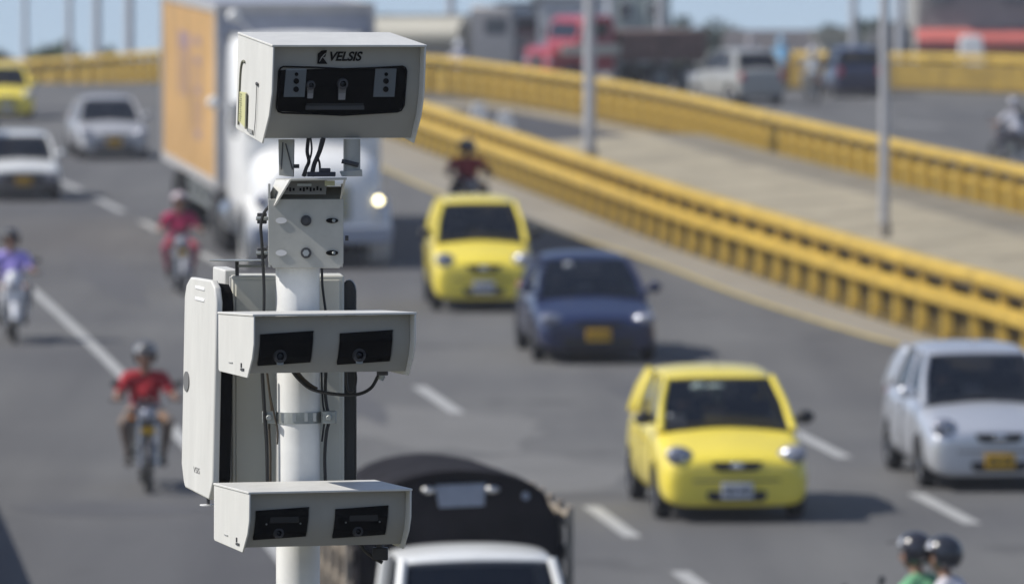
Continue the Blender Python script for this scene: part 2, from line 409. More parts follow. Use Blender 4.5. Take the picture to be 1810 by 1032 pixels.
def plate(parent, loc, m, w_=.33, h_=.16, rot=0):
    b_ = MB().box((0,0,0), (w_, .012, h_)); o = b_.build('licence_plate', m, parent, bevel=.006)
    o.location = loc; o.rotation_euler = (rot, 0, 0)
    c_ = MB()
    for k in range(6):
        x = -w_*.36 + k * w_*.135 + (w_*.06 if k > 2 else 0); c_.box((x, -.008, 0), (w_*.07, .004, h_*.5))
        c_.box((x + w_*.02, -.0085, h_*(.08 if k % 2 else -.1)), (w_*.05, .004, h_*.09))
    c_.build('plate_marking', M_blk, o, smooth=False)
    return o
BODY = {}; SHAPES = {}
def car(key, S, H, W_, green, label, cat, pm, wheels, wr, pl, details, group=None, mirror_m=None, door_y=(), rear_m=None, roofrail=False, driver=None):
    """S: body stations (y, z bottom, z top, half width). green: dict of glasshouse. origin at ground under front bumper, front faces -y."""
    root = thing('parked_car' if False else ('taxi' if cat == 'taxi' else 'car'), label, cat, group=group)
    if key not in BODY:
        mb = MB(); rings = []
        for (y, zb, zt, hw) in S:
            h = zt - zb
            half = [(0, zb), (.7*hw, zb), (.94*hw, zb+.05*h), (hw, zb+.28*h), (1.0*hw, zb+.55*h), (.975*hw, zb+.84*h), (.90*hw, zt-.03*h), (.72*hw, zt+.005), (.35*hw, zt+.03), (0, zt+.04)]
            ring = half + [(-x, z) for x, z in reversed(half[1:-1])]
            rings.append([(x, y, z) for x, z in ring])
        o = mb.loft(rings).build('body', pm, root, sub=2)
        bake(o)
        cut = MB()
        for wy in wheels:
            for sg in (-1, 1):
                cut.cyl((sg*(W_/2-.24), wy, wr), (sg*(W_/2+.1), wy, wr), wr*1.16, 28)
        co = cut.build('cutter', M_dark)
        md = o.modifiers.new('b', 'BOOLEAN'); md.operation = 'DIFFERENCE'; md.object = co; md.solver = 'EXACT'
        bake(o); bpy.data.objects.remove(co)
        me = o.data; me.materials.clear(); me.materials.append(pm)
        me.polygons.foreach_set('material_index', [0]*len(me.polygons))
        me.polygons.foreach_set('use_smooth', [True]*len(me.polygons)); me.set_sharp_from_angle(angle=R(40))
        BODY[key] = me
    else:
        me = BODY[key].copy(); me.materials.clear(); me.materials.append(pm)
        o = bpy.data.objects.new('body', me); COL.objects.link(o); o.parent = root
    body = o
    g = green
    zc, wc, yc = g['cowl']           # z, half width, y of windscreen base
    zr, wr_, yf, yr = g['roof']      # roof z, half width, front y, rear y
    zb2, wb2, yb = g['rear']         # rear glass base
    bl = [Vector((-wc, yc, zc)), Vector((wc, yc, zc))]
    # roof
    mb = MB(); rings = []
    n_ = 7
    for i in range(n_):
        t = i / (n_-1); y = yf + (yr - yf) * t
        crown = .055 * (1 - (2*t-1)**4) ; hw = wr_ * (.955 + .045 * (1-(2*t-1)**2)); z0 = zr - .05 * (2*t-1)**2 * (1 if t < .5 else g.get('rdrop', 1.3))
        half = [(0, z0-.05), (hw*.8, z0-.055), (hw, z0-.06), (hw+.012, z0-.03), (hw*.93, z0), (hw*.6, z0+crown*.6), (0, z0+crown*.75)]
        ring = half + [(-x, z) for x, z in reversed(half[1:-1])]
        rings.append([(x, y, z) for x, z in ring])
    mb.loft(rings).build('roof', pm, root, sub=2)
    zf, zre = zr - .07, zr - .05 * g.get('rdrop', 1.3) - .02
    wf = wr_ * .97
    # pillars (continuous bars along window edges)
    for sg in (-1, 1):
        A0, A1 = Vector((sg*wc, yc, zc-.03)), Vector((sg*wf, yf+.02, zf+.02))
        MB().tube([A0, A0.lerp(A1,.5) + Vector((sg*.02,0,.012)), A1], [.045,.036,.034], 8).build('pillar', pm, root)
        C0, C1 = Vector((sg*wb2, yb, zb2-.03)), Vector((sg*wf, yr-.02, zre+.02))
        MB().tube([C0, C0.lerp(C1,.5) + Vector((sg*.02,0,.01)), C1], [.06,.05,.04], 8).build('pillar', pm, root)
        for f in g['pil']:
            P0 = Vector((sg*(wc+(wb2-wc)*f), yc+.25+(yb-yc-.25)*f, zc)); P1 = Vector((sg*wf*1.01, yf+(yr-yf)*f, zr-.05))
            MB().tube([P0, P1], [.035,.03], 6).build('pillar', pm, root)
        QP = MB(); QP.quadgrid((sg*(wb2+.012), yb-.42, zb2-.03), (sg*(wb2+.012), yb+.01, zb2-.03), (sg*(wf+.008), yr-.30, zre+.01), (sg*(wf+.008), yr, zre+.01), .035, (sg,0,0), 5); QP.build('quarter_panel', pm, root, solid=.02)
        # side glass
        mb = MB(); mb.quadgrid((sg*(wc-.008), yc+.02, zc-.01), (sg*(wb2-.008), yb-.02, zb2-.01), (sg*(wf-.005), yf+.03, zf), (sg*(wf-.005), yr-.05, zre), .03, (sg,0,0), 6)
        mb.build('side_window', M_glass, root, fix=False)
        # window base strip
    MB().quadgrid((-wc+.01, yc, zc-.02), (wc-.01, yc, zc-.02), (-wf+.01, yf+.005, zf+.01), (wf-.01, yf+.005, zf+.01), .06, (0,-.75,.6), 8).build('windscreen', M_glass, root, fix=False)
    MB().quadgrid((-wb2+.01, yb, zb2-.02), (wb2-.01, yb, zb2-.02), (-wf+.01, yr, zre+.01), (wf-.01, yr, zre+.01), .04, (0,.8,.3), 8).build('rear_window', M_glass, root, fix=False)
    # interior: floor tray, dashboard, seats
    mb = MB()
    mb.box((0, yc+.12, zc-.03), (2*wc-.12, .3, .05)); mb.box((0, (yc+yb)/2+.1, zc-.25), (2*wc-.1, yb-yc-.35, .04))
    mb.tube([(-.36 + .0, yc+.35, zc+.02), (-.36, yc+.42, zc+.06)], [.17,.17], 16)
    mb.build('dashboard', M_blk, root)
    mb = MB()
    for x in (-.36, .36):
        mb.box((x, yc+1.05, zc-.02), (.46, .13, .5)); mb.box((x, yc+1.07, zc+.33), (.24, .09, .16)); mb.box((x, yc+.8, zc-.2), (.46, .5, .12))
    mb.box((0, yb-.45, zc-.02), (1.1, .12, .42))
    mb.build('seat', M_seat, root, bevel=.04)
    # wipers and shut lines
    mb = MB(); mb.tube([(-.45, yc-.03, zc+.01), (.05, yc+.03, zc+.055)], .009, 5); mb.tube([(.1, yc-.04, zc+.015), (.55, yc+.01, zc+.045)], .009, 5)
    mb.build('wiper', M_blk, root)
    for sg in (-1, 1):
        for y0, y1 in door_y:
            hw = W_/2*1.002
            for y in (y0, y1): MB().tube([(sg*(hw-.006), y, .3), (sg*(hw+.0), y, .5), (sg*(hw-.018), y, zc-.06)], .004, 4).build('door_seam', M_blk, root)
            d = MB(); d.tube([(sg*(hw+.012), y1-.25, zc-.16), (sg*(hw+.02), y1-.17, zc-.158), (sg*(hw+.012), y1-.09, zc-.16)], .014, 6)
            d.build('door_handle', pm, root)
        mr = MB(); mr.ball((sg*(wc+.15), yc+.2, zc+.1), (.105, .06, .075), 14, 8); mr.tube([(sg*(wc-.02), yc+.24, zc+.03), (sg*(wc+.1), yc+.22, zc+.08)], .022, 6)
        mr.build('side_mirror', mirror_m or pm, root)
    for wy in wheels:
        for sg in (-1, 1): wheel(root, (sg*(W_/2-.1), wy, wr), wr, .18)
    MB().box((0, (wheels[0]+wheels[1])/2, .24), (W_-.3, wheels[1]-wheels[0]+.9, .12)).build('underbody', M_blk, root)
    details(root, pm)
    if pl: plate(root, pl[0], pl[1], rot=pl[2] if len(pl) > 2 else 0)
    # rear lights
    S = S or SHAPES[key]; SHAPES[key] = S
    Lr = S[-1][0]
    for sg in (-1, 1):
        m_ = MB().box((sg*(W_/2-.17), Lr-.035, S[-2][2]-.14), (.16, .09, .22)); m_.build('tail_light', M_red, root, bevel=.03)
    return root
def rrect(cx, cz, w_, h_, r, n_=5):
    out = []
    for k, (sx, sz) in enumerate(((1,1),(-1,1),(-1,-1),(1,-1))):
        for i in range(n_+1):
            a = math.pi/2*k + math.pi/2*i/n_
            out.append((cx + sx*(w_/2-r) + r*math.cos(a), cz + sz*(h_/2-r) + r*math.sin(a)))
    return out
def slot(parent, name, m, cx, cz, w_, h_, y, d, r=.03, taper=0, label=None):
    pts = rrect(cx, cz, w_, h_, r)
    pts = [((x-cx)*(1 + taper*(z-cz)/(h_/2)) + cx, z) for x, z in pts]
    return MB().prism([(x, y, z) for x, z in pts], (0,0,0), (0, d, 0)).build(name, m, parent, bevel=.004, label=label)
def hatch_details(lampsize=1.0, fog=True, plate_bar=True):
    def f(root, pm):
        for sg in (-1, 1):
            hl = MB(); rt = Matrix.Rotation(sg*R(-28), 3, 'Z') @ Matrix.Rotation(sg*R(-18), 3, 'Y')
            hl.ball((sg*.575, .13, .685), (.185*lampsize, .10, .115*lampsize), 18, 12, rt); o = hl.build('headlight', M_lamp, root)
            r_ = MB().ball((sg*.57, .058, .68), (.06, .035, .06), 12, 8); r_.build('reflector', M_chrome, o)
            r2 = MB().lathe((sg*.57, .05, .68), (0,1,0), [(.062,-.012),(.075,0),(.062,.012)], 20); r2.build('lamp_ring', M_dark, o)
            if fog:
                MB().cyl((sg*.56, .035, .36), (sg*.56, .12, .36), .048, 16).build('fog_light', M_lamp, root)
        g_ = slot(root, 'grille', M_blk, 0, .60, .50, .095, -.03, .12, .035, .14)
        MB().ball((0, -.035, .605), (.075, .015, .035), 14, 8).build('badge', M_chrome, g_)
        slot(root, 'lower_grille', M_blk, 0, .285, .62, .11, -.022, .1, .04, .06)
        MB().tube([(-.7, .09, .44), (-.4, -.012, .45), (0, -.03, .452), (.4, -.012, .45), (.7, .09, .44)], .008, 5).build('bumper_seam', M_dark, root)
        MB().tube([(0, 1.72, 1.51), (0, 1.98, 1.66)], [.006, .003], 5).build('antenna', M_blk, root)
    return f
HS = [(0,.20,.57,.60),(.02,.17,.645,.71),(.14,.16,.72,.77),(.4,.18,.80,.79),(.85,.18,.93,.80),(1.5,.18,.97,.80),(2.4,.18,.99,.80),(3.05,.18,1.0,.795),(3.38,.2,.98,.76),(3.48,.26,.92,.72),(3.51,.36,.82,.66)]
HG = dict(cowl=(.93,.71,.82), roof=(1.475,.58,1.42,3.0), rear=(.98,.70,3.36), pil=(.36,.72))
def hatchback(label, cat, pm, pl, **k):
    return car('hatch', HS, 1.48, 1.6, HG, label, cat, pm, (.70, 2.92), .285, pl, k.pop('det', hatch_details()), door_y=((.98,1.85),(1.9,2.65)), **k)
P_yel = paint('taxi_yellow', (.84, .68, .07))
P_blue = paint('navy', (.006, .012, .055), rough=.3)
P_silver = mat('paint_silver', (.60, .62, .66), .3, .5, coat=.7)
P_silver2 = mat('paint_grey_silver', (.42, .42, .43), .4, .2, coat=.5)
P_white = paint('white', (.72, .73, .72))

PY = -.045
t1 = hatchback('largest yellow taxi, with white number plate and black mirror, lower right of the picture', 'taxi', P_yel, ((0, PY, .345), M_pwhite), group='yellow taxis', mirror_m=M_blk)
place(t1, gp(1303, 926), R(-.8)); t1.scale = (1.03,1,1.03)
# sticker behind its windscreen, and pale blobs painting reflections in the glass
MB().quadgrid((-.62,.90,.955),(-.42,.90,.955),(-.60,.99,1.07),(-.43,.99,1.07),.004,(0,-1,0),3).build('sticker', M_white, t1, fix=False)
mb = MB(); mb.ball((-.06, 1.28, 1.33), (.11, .02, .035), 12, 8); mb.ball((-.04, 1.27, 1.25), (.045, .02, .09), 10, 8); mb.ball((-.24, 1.27, 1.33), (.09,.015,.05), 10, 8)
mb.build('screen_reflection', mat('pale_green', (.42,.5,.45), .5), t1)
t2 = hatchback('yellow taxi behind and left of the blue sedan, ahead of the rider in dark red', 'taxi', P_yel, ((0, PY, .345), M_pwhite), group='yellow taxis', mirror_m=M_blk, det=hatch_details(fog=False))
place(t2, gp(855, 553), R(-4.5)); t2.scale = (1.02,1,1.17)
t3 = hatchback('distant yellow taxi cut off by the left edge of the picture', 'taxi', P_yel, ((0, PY, .345), M_pwhite), group='yellow taxis', det=hatch_details(fog=False))
place(t3, gp(12, 213), R(-2))
sv = hatchback('silver hatchback with yellow number plate at the right edge of the picture', 'car', P_silver, ((0, PY, .345), M_amber), det=hatch_details())
place(sv, gp(1768, 871), R(-1)); sv.scale = (1.03, 1.04, 1.03)
# sedans
SS = [(0,.22,.51,.61),(.02,.18,.58,.73),(.14,.19,.64,.79),(.5,.17,.73,.825),(1.05,.17,.86,.835),(1.7,.17,.90,.84),(2.6,.17,.92,.84),(3.3,.17,.95,.835),(3.9,.2,.95,.81),(4.12,.26,.92,.77),(4.2,.38,.80,.70)]
SG = dict(cowl=(.87,.73,1.02), roof=(1.38,.575,1.78,2.95), rear=(.93,.71,3.55), pil=(.42,.8))
def sedan_details(root, pm, lw=.21, gm=None):
    for sg in (-1, 1):
        hl = MB(); rt = Matrix.Rotation(sg*R(-30), 3, 'Z') @ Matrix.Rotation(sg*R(-10), 3, 'Y')
        hl.ball((sg*.60, .12, .60), (lw, .10, .085), 18, 12, rt); o = hl.build('headlight', M_lamp, root)
        MB().ball((sg*.6, .052, .6), (.05, .03, .045), 12, 8).build('reflector', M_chrome, o)
        MB().cyl((sg*.6, .02, .33), (sg*.6, .1, .33), .05, 14).build('fog_light', M_lamp, root)
    slot(root, 'grille', M_blk, 0, .545, .62, .07, -.028, .1, .03, .1)
    slot(root, 'lower_grille', M_blk, 0, .29, .95, .14, -.02, .1, .05, .04)
def sedan(label, pm, pl, det=sedan_details, sc=(1,1,1)):
    r_ = car('sedan', SS, 1.38, 1.68, SG, label, 'car', pm, (.82, 3.35), .29, pl, det, door_y=((1.2,2.15),(2.2,3.0)))
    r_.scale = sc; return r_
bl_ = sedan('dark blue sedan with a yellow number plate and very dark windscreen', P_blue, ((0,-.045,.40), M_amber), sc=(1.05,1,1.05))
place(bl_, gp(1058, 645), R(-2.5))
MB().ball((-.26, 1.62, 1.24), (.07, .012, .06), 12, 8).build('sticker', M_white, bl_)
fs = sedan('silver sedan with a yellow plate far back on the left, left of the lorry', P_silver2, ((0,-.045,.40), M_amber), sc=(1.03,1,1.05))
place(fs, gp(203, 283), R(-1))
def boxy_details(root, pm):
    slot(root, 'grille', M_blk, 0, .50, 1.45, .19, -.045, .12, .02)
    for sg in (-1, 1):
        o = MB().box((sg*.56, -.045, .51), (.26, .03, .14)).build('headlight', M_lamp, root, bevel=.01)
    MB().box((0, -.05, .33), (1.6, .14, .13)).build('bumper', M_dark, root, bevel=.03)
ws = car('boxy', [(0,.36,.60,.70),(.03,.28,.66,.76),(.12,.22,.70,.79),(.5,.18,.78,.80),(1.05,.17,.84,.80),(1.7,.17,.88,.80),(2.6,.17,.9,.80),(3.3,.17,.92,.80),(3.75,.2,.92,.79),(3.9,.26,.9,.77),(3.95,.38,.8,.72)], 1.4, 1.62,
    dict(cowl=(.85,.71,.98), roof=(1.37,.60,1.5,3.1), rear=(.92,.70,3.6), pil=(.4,.78)), 'old white boxy car with black grille and yellow plate near the left edge', 'car', P_white, (.78, 3.1), .29, ((0,-.125,.43), M_amber), boxy_details, door_y=((1.15,2.05),(2.1,2.9)))
place(ws, gp(42, 356), R(-2))

# ---------------------------------------------------------------- articulated lorry
lor = thing('lorry', 'bonneted white lorry pulling a tall orange sided box, behind the camera pole', 'lorry')
P_lor = mat('lorry_white', (.80, .80, .78), .45, var=.04, vs=1, coat=.4)
M_print = mat('print_ink', (.30, .20, .20), .6, var=.35, vs=1.2)
M_orange = mat('box_orange', (.47, .28, .10), .6, var=.3, vs=.35)
M_frame = mat('box_frame', (.42, .41, .40), .5, var=.12)
M_boxf = mat('box_front', (.30, .32, .38), .5, var=.12)
# bonnet
def L_(name, mb, m, parent=None, **k): return mb.build(name, m, parent or lor, **k)
rings = []
for y, hw, z0, z1 in ((0,.74,.55,1.50),(.08,.92,.48,1.78),(.35,1.04,.48,1.95),(.9,1.08,.5,2.05),(1.65,1.12,.5,2.12)):
    h = z1 - z0; half = [(0,z0),(hw*.85,z0),(hw,z0+.1*h),(hw,z0+.6*h),(hw*.93,z0+.85*h),(hw*.7,z1-.02),(0,z1+.05)]
    rings.append([(x,y,z) for x,z in half + [(-x,z) for x,z in reversed(half[1:-1])]])
L_('bonnet', MB().loft(rings), P_lor, sub=2)
rings = []
for y, hw, z1 in ((1.55,1.14,2.3),(1.62,1.17,2.95),(2.1,1.2,3.3),(2.5,1.2,3.85),(3.6,1.2,3.95),(3.68,1.18,3.9)):
    z0 = .6; half = [(0,z0),(hw*.95,z0),(hw,z0+.12),(hw,z1-.35),(hw*.95,z1-.1),(hw*.8,z1-.01),(0,z1+.04)]
    rings.append([(x,y,z) for x,z in half + [(-x,z) for x,z in reversed(half[1:-1])]])
L_('cab', MB().loft(rings), P_lor, sub=1)
L_('windscreen', MB().quadgrid((-1.0,1.52,2.2),(1.0,1.52,2.2),(-.95,1.62,2.9),(.95,1.62,2.9),.06,(0,-1,.1)), M_gin, fix=False)
for sg in (-1,1):
    L_('side_window', MB().box((sg*1.19,2.2,2.45),(.03,.75,.6)), M_gin, bevel=.01)
    o = L_('headlight', MB().ball((sg*.93,.14,1.16),(.14,.10,.13),16,10), M_lamp)
    if sg == 1: L_('lamp', MB().ball((sg*.93,.05,1.16),(.07,.03,.07),14,8), mat('lit_lamp',(1,1,.9),.3,emit=((1,.88,.5),5)), o, label='lit headlight')
    f_ = MB(); f_.box((sg*1.22,1.5,2.55),(.2,.08,.45)); f_.tube([(sg*1.05,1.62,2.8),(sg*1.22,1.5,2.75)],.02,6); L_('side_mirror', f_, M_chrome, bevel=.03)
    L_('fuel_tank', MB().cyl((sg*1.0,2.3,.75),(sg*1.0,3.5,.75),.33,20), M_steel)
    L_('exhaust_stack', MB().cyl((sg*1.05,3.78,1.2),(sg*1.05,3.78,3.9),.07,12), M_chrome)
    arch = MB(); arch.lathe((0,0,0),(1,0,0),[(.56,-.17),(.62,-.17),(.62,.17),(.56,.17)],24); a_ = L_('wheel_arch', arch, P_lor); a_.location = (sg*1.0,.95,.55)
for x,y,z,r in ((-1.6,1.45,2.78,.10),(-1.22,1.9,4.25,.11),(1.5,1.45,2.7,.10)):  # white balls stand in for bright glints on the mirrors and cab roof
    o = L_('glint_ball', MB().ball((x,y,z),(r,r*.7,r),16,10).cyl((x*.95,y+.03,z-.02),(x*.74,y+.25,z-.3),.02,8), M_white)
# cab fittings: grille, bumper, visor, marker lights
L_('grille', MB().prism([(x,-.03,z) for x,z in rrect(0,1.12,.95,.6,.06)],(0,0,0),(0,.1,0)), M_galv, bevel=.01)
mb = MB()
for k in range(7): mb.box((0,-.045,.88+.08*k),(.85,.02,.02))
L_('grille_bar', mb, M_chrome)
L_('bumper', MB().prism([(-1.15,0.1,.42),(-1.15,.1,.75),(1.15,.1,.75),(1.15,.1,.42)],(0,-.2,0),(0,.25,0)), mat('bumper_grey',(.33,.36,.42),.4,coat=.4), bevel=.05)
L_('sun_visor', MB().box((0,1.5,2.98),(2.1,.2,.05),Matrix.Rotation(R(15),3,'X')), P_lor, bevel=.01)
for x in (-.8,-.4,0,.4,.8): L_('marker_light', MB().ball((x,2.0,3.35),(.05,.05,.035),10,6), mat('amber_lens',(.7,.25,.02),.2))
for y, n_ in ((.95,0),(4.4,1),(5.6,1),(12.2,1),(13.4,1)):
    for sg in (-1,1):
        wheel(lor, (sg*(1.02 if n_ == 0 else .95), y, .5), .5, .28 if n_ == 0 else .5, M_galv, bus=True)
L_('chassis', MB().box((0,6.8,.95),(.9,12.5,.25)), M_dark)
# cargo box
bx = MB().box((0,9.2,2.78),(2.58,10.6,3.2)); cb = L_('cargo_box', bx, M_boxf)
for sg in (-1,1):
    L_('side_panel', MB().box((sg*1.3,9.2,2.75),(.02,10.2,2.95)), M_orange, cb)
mb = MB()
for sg in (-1,1):
    mb.box((sg*1.305,9.2,4.33),(.06,10.64,.16)); mb.box((sg*1.305,9.2,1.22),(.06,10.64,.16))
    for y in (3.93,14.46): mb.box((sg*1.305,y,2.78),(.07,.16,3.26))
mb.box((0,3.88,4.34),(2.64,.05,.16)); mb.box((0,3.88,1.22),(2.64,.05,.16))
L_('box_frame', mb, M_frame, cb, bevel=.01)
# faded printed artwork: a pale figure and a column of unreadable letter shapes
mb = MB()
random.seed(3)
for (y,z,w1,h1) in ((7.4,3.65,1.1,.16),(7.4,3.3,1.0,.14),(6.9,3.1,.16,.5),(7.9,3.1,.16,.5),(7.3,2.75,1.1,.14),(6.7,2.35,.16,.55),(7.4,2.35,.16,.5),(8.0,2.3,.16,.6),(7.3,1.95,1.1,.14),(10.0,3.6,2.2,.3),(9.2,3.0,.3,.9),(10.0,3.0,.3,.9),(10.9,3.0,.3,.9)):
    mb.box((-1.313,y,z),(.008,w1,h1))
L_('printed_lettering', mb, M_print, cb)
for k in range(3): L_('mudguard', MB().box((-1.0+k,11.4,1.0),(.5,.03,.5)), M_rub)
mb = MB()
for y in (6.4,7.6,8.8,10):
    mb.box((-1.2,y,.95),(.04,.06,.5)); mb.box((1.2,y,.95),(.04,.06,.5))
mb.box((-1.2,8.2,.72),(.04,4.4,.1)); mb.box((1.2,8.2,.72),(.04,4.4,.1)); mb.box((-1.2,8.2,.95),(.04,4.4,.1))
L_('side_guard', mb, M_galv)
place(lor, gp(568, 476), R(-1)); lor.scale = (1.09, 1.22, 1.03)

# ---------------------------------------------------------------- small white truck with black canvas body
st = thing('small_truck', 'white cabbed small truck with a black arched canvas front, at the bottom edge', 'truck')
def T_(name, mb, m, parent=None, **k): return mb.build(name, m, parent or st, **k)
rings = []
for y, zb, zt, hw in ((0,.35,.75,.62),(.04,.28,.9,.68),(.2,.25,1.0,.72),(.5,.25,1.12,.73),(1.7,.25,1.12,.73),(1.8,.25,1.12,.73)):
    h = zt-zb; half = [(0,zb),(.8*hw,zb),(hw,zb+.1*h),(hw,zb+.6*h),(.97*hw,zt-.06),(.8*hw,zt),(0,zt+.02)]
    rings.append([(x,y,z) for x,z in half + [(-x,z) for x,z in reversed(half[1:-1])]])
T_('body', MB().loft(rings), P_white, sub=2)
rings = []
for t in range(7):
    u = t/6; y = .88 + .92*u; z0 = 1.95 - .05*(2*u-1)**2; hw = .60
    half = [(0,z0-.06),(hw*.85,z0-.065),(hw,z0-.07),(hw+.015,z0-.03),(hw*.92,z0),(hw*.55,z0+.03),(0,z0+.04)]
    rings.append([(x,y,z) for x,z in half + [(-x,z) for x,z in reversed(half[1:-1])]])
T_('roof', MB().loft(rings), P_white, sub=2)
for sg in (-1,1):
    T_('pillar', MB().tube([(sg*.69,.38,1.08),(sg*.665,.62,1.5),(sg*.585,.90,1.90)],[.05,.04,.04],8), P_white)
    T_('pillar', MB().tube([(sg*.7,1.76,1.05),(sg*.6,1.76,1.88)],[.06,.05],8), P_white)
    T_('side_window', MB().quadgrid((sg*.69,.42,1.08),(sg*.69,1.74,1.08),(sg*.59,.92,1.88),(sg*.59,1.74,1.88),.02,(sg,0,0)), M_glass, fix=False)
    T_('side_mirror', MB().box((sg*.86,.5,1.3),(.12,.05,.2)).tube([(sg*.68,.5,1.15),(sg*.86,.52,1.25)],.015,6), M_blk, bevel=.02)
    T_('headlight', MB().ball((sg*.5,.06,.72),(.13,.07,.1),14,8), M_lamp)
T_('windscreen', MB().quadgrid((-.66,.37,1.09),(.66,.37,1.09),(-.57,.89,1.885),(.57,.89,1.885),.07,(0,-.8,.6),8), M_glass, fix=False)
T_('wiper', MB().tube([(-.4,.36,1.12),(.05,.42,1.2)],.01,5).tube([(.1,.36,1.12),(.5,.44,1.2)],.01,5), M_blk)
T_('dashboard', MB().box((0,.62,1.02),(1.25,.3,.06)), M_blk)
T_('seat', MB().box((-.33,1.55,1.2),(.5,.12,.6)).box((.33,1.55,1.2),(.5,.12,.6)), M_seat, bevel=.04)
T_('bumper', MB().box((0,-.02,.42),(1.42,.12,.16)), P_white, bevel=.04)
plate(st, (0,-.09,.42), M_amber)
for y in (.35,2.9):
    for sg in (-1,1): wheel(st, (sg*.62,y,.28), .28, .16)
T_('chassis', MB().box((0,2.2,.42),(.8,3.4,.12)), M_dark)
T_('cargo_bed', MB().box((0,2.95,.66),(1.62,2.2,.1)), M_dark)
# canvas: front arch panel (rounded top), canopy shell over it and wooden stake sides
M_canvas = mat('black_canvas', (.017,.016,.019), .95, var=.35, vs=3, bump=.5, bs=9, spec=.12)
arch = [(-.80,1.0)] + [(-.80,1.9),(-.795,2.0),(-.76,2.12),(-.70,2.21)] + [(.70*math.sin(a), 2.21+.27*math.cos(a)) for a in [R(-75+15*k) for k in range(11)]] + [(.70,2.21),(.76,2.12),(.795,2.0),(.80,1.9),(.80,1.0)]
cn = T_('canvas_front', MB().prism([(x,1.86,z) for x,z in arch],(0,0,0),(0,.06,0)), M_canvas, bevel=.02)
ar2 = arch[::1]
rings = [[(x*(1.01-.05*(y-1.84)+.008*math.sin(y*9)),y,z+.008-.03*(y-1.84)+.008*math.sin(y*9)) for x,z in ar2] for y in [1.84+.1*i for i in range(24)]]
o = T_('canopy', MB().loft(rings,cap=False,close=False), M_canvas, solid=.02)
M_win = mat('canvas_window', (.20,.23,.29), .35, var=.2, vs=6)
T_('sign_plate', MB().prism([(x,1.835,z) for x,z in ((-.20,2.38),(.20,2.39),(.19,2.22),(-.17,2.21))],(0,0,0),(0,.02,0)), M_win, cn)
for x,z in ((-.56,2.26),(.52,2.29)): T_('vent', MB().cyl((x,1.83,z),(x,1.86,z),.032,14), M_win, cn)
for sg in (-1,1): T_('marker_lamp', MB().ball((sg*.255,1.83,2.345),(.06,.03,.03),10,6), M_steel, cn)
M_wood = mat('stake_wood', (.34,.29,.23), .8, var=.25, vs=3)
for sg in (-1,1):
    mb = MB()
    for y in (1.95,2.45,2.95,3.45,3.95): mb.box((sg*.89,y,1.42),(.05,.07,1.56))
    for z in (.85,1.1,1.35,1.6,1.85,2.1): mb.box((sg*.86,2.95,z),(.03,2.1,.1))
    T_('stake_side', mb, M_wood, bevel=.006)
p = Vector((-.13, 49.6, hz(49.6))); place(st, p, R(2.2)); st.scale = (.96,1,1)

# ---------------------------------------------------------------- people and motorcycles
def seg_body(caps, vox=.02):
    mb = MB()
    for a, b_, ra, rb, _ in caps:
        a, b_ = Vector(a), Vector(b_)
        pts = [a.lerp(b_, t) for t in (0, .33, .66, 1)]; rs = [ra + (rb-ra)*t for t in (0,.33,.66,1)]
        mb.tube(pts, rs, 12); mb.ball(a, ra, 12, 8); mb.ball(b_, rb, 12, 8)
    o = mb.build('tmp', M_skin, fix=True)
    md = o.modifiers.new('r', 'REMESH'); md.mode = 'VOXEL'; md.voxel_size = vox
    md = o.modifiers.new('s', 'SMOOTH'); md.factor = .6; md.iterations = 3
    bake(o); me = o.data; bpy.data.objects.remove(o)
    slots = []
    C_ = [(Vector(a), Vector(b_), ra, rb, s_) for a, b_, ra, rb, s_ in caps]
    for pg in me.polygons:
        c_ = pg.center; best = 9; bs_ = 0
        for a, b_, ra, rb, s_ in C_:
            d = b_ - a; t = max(0, min(1, (c_-a).dot(d) / max(d.length_squared, 1e-9))); e = (c_ - a - d*t).length - (ra+(rb-ra)*t)
            if e < best: best = e; bs_ = s_
        slots.append(bs_)
    me.polygons.foreach_set('use_smooth', [True]*len(me.polygons))
    return me, slots
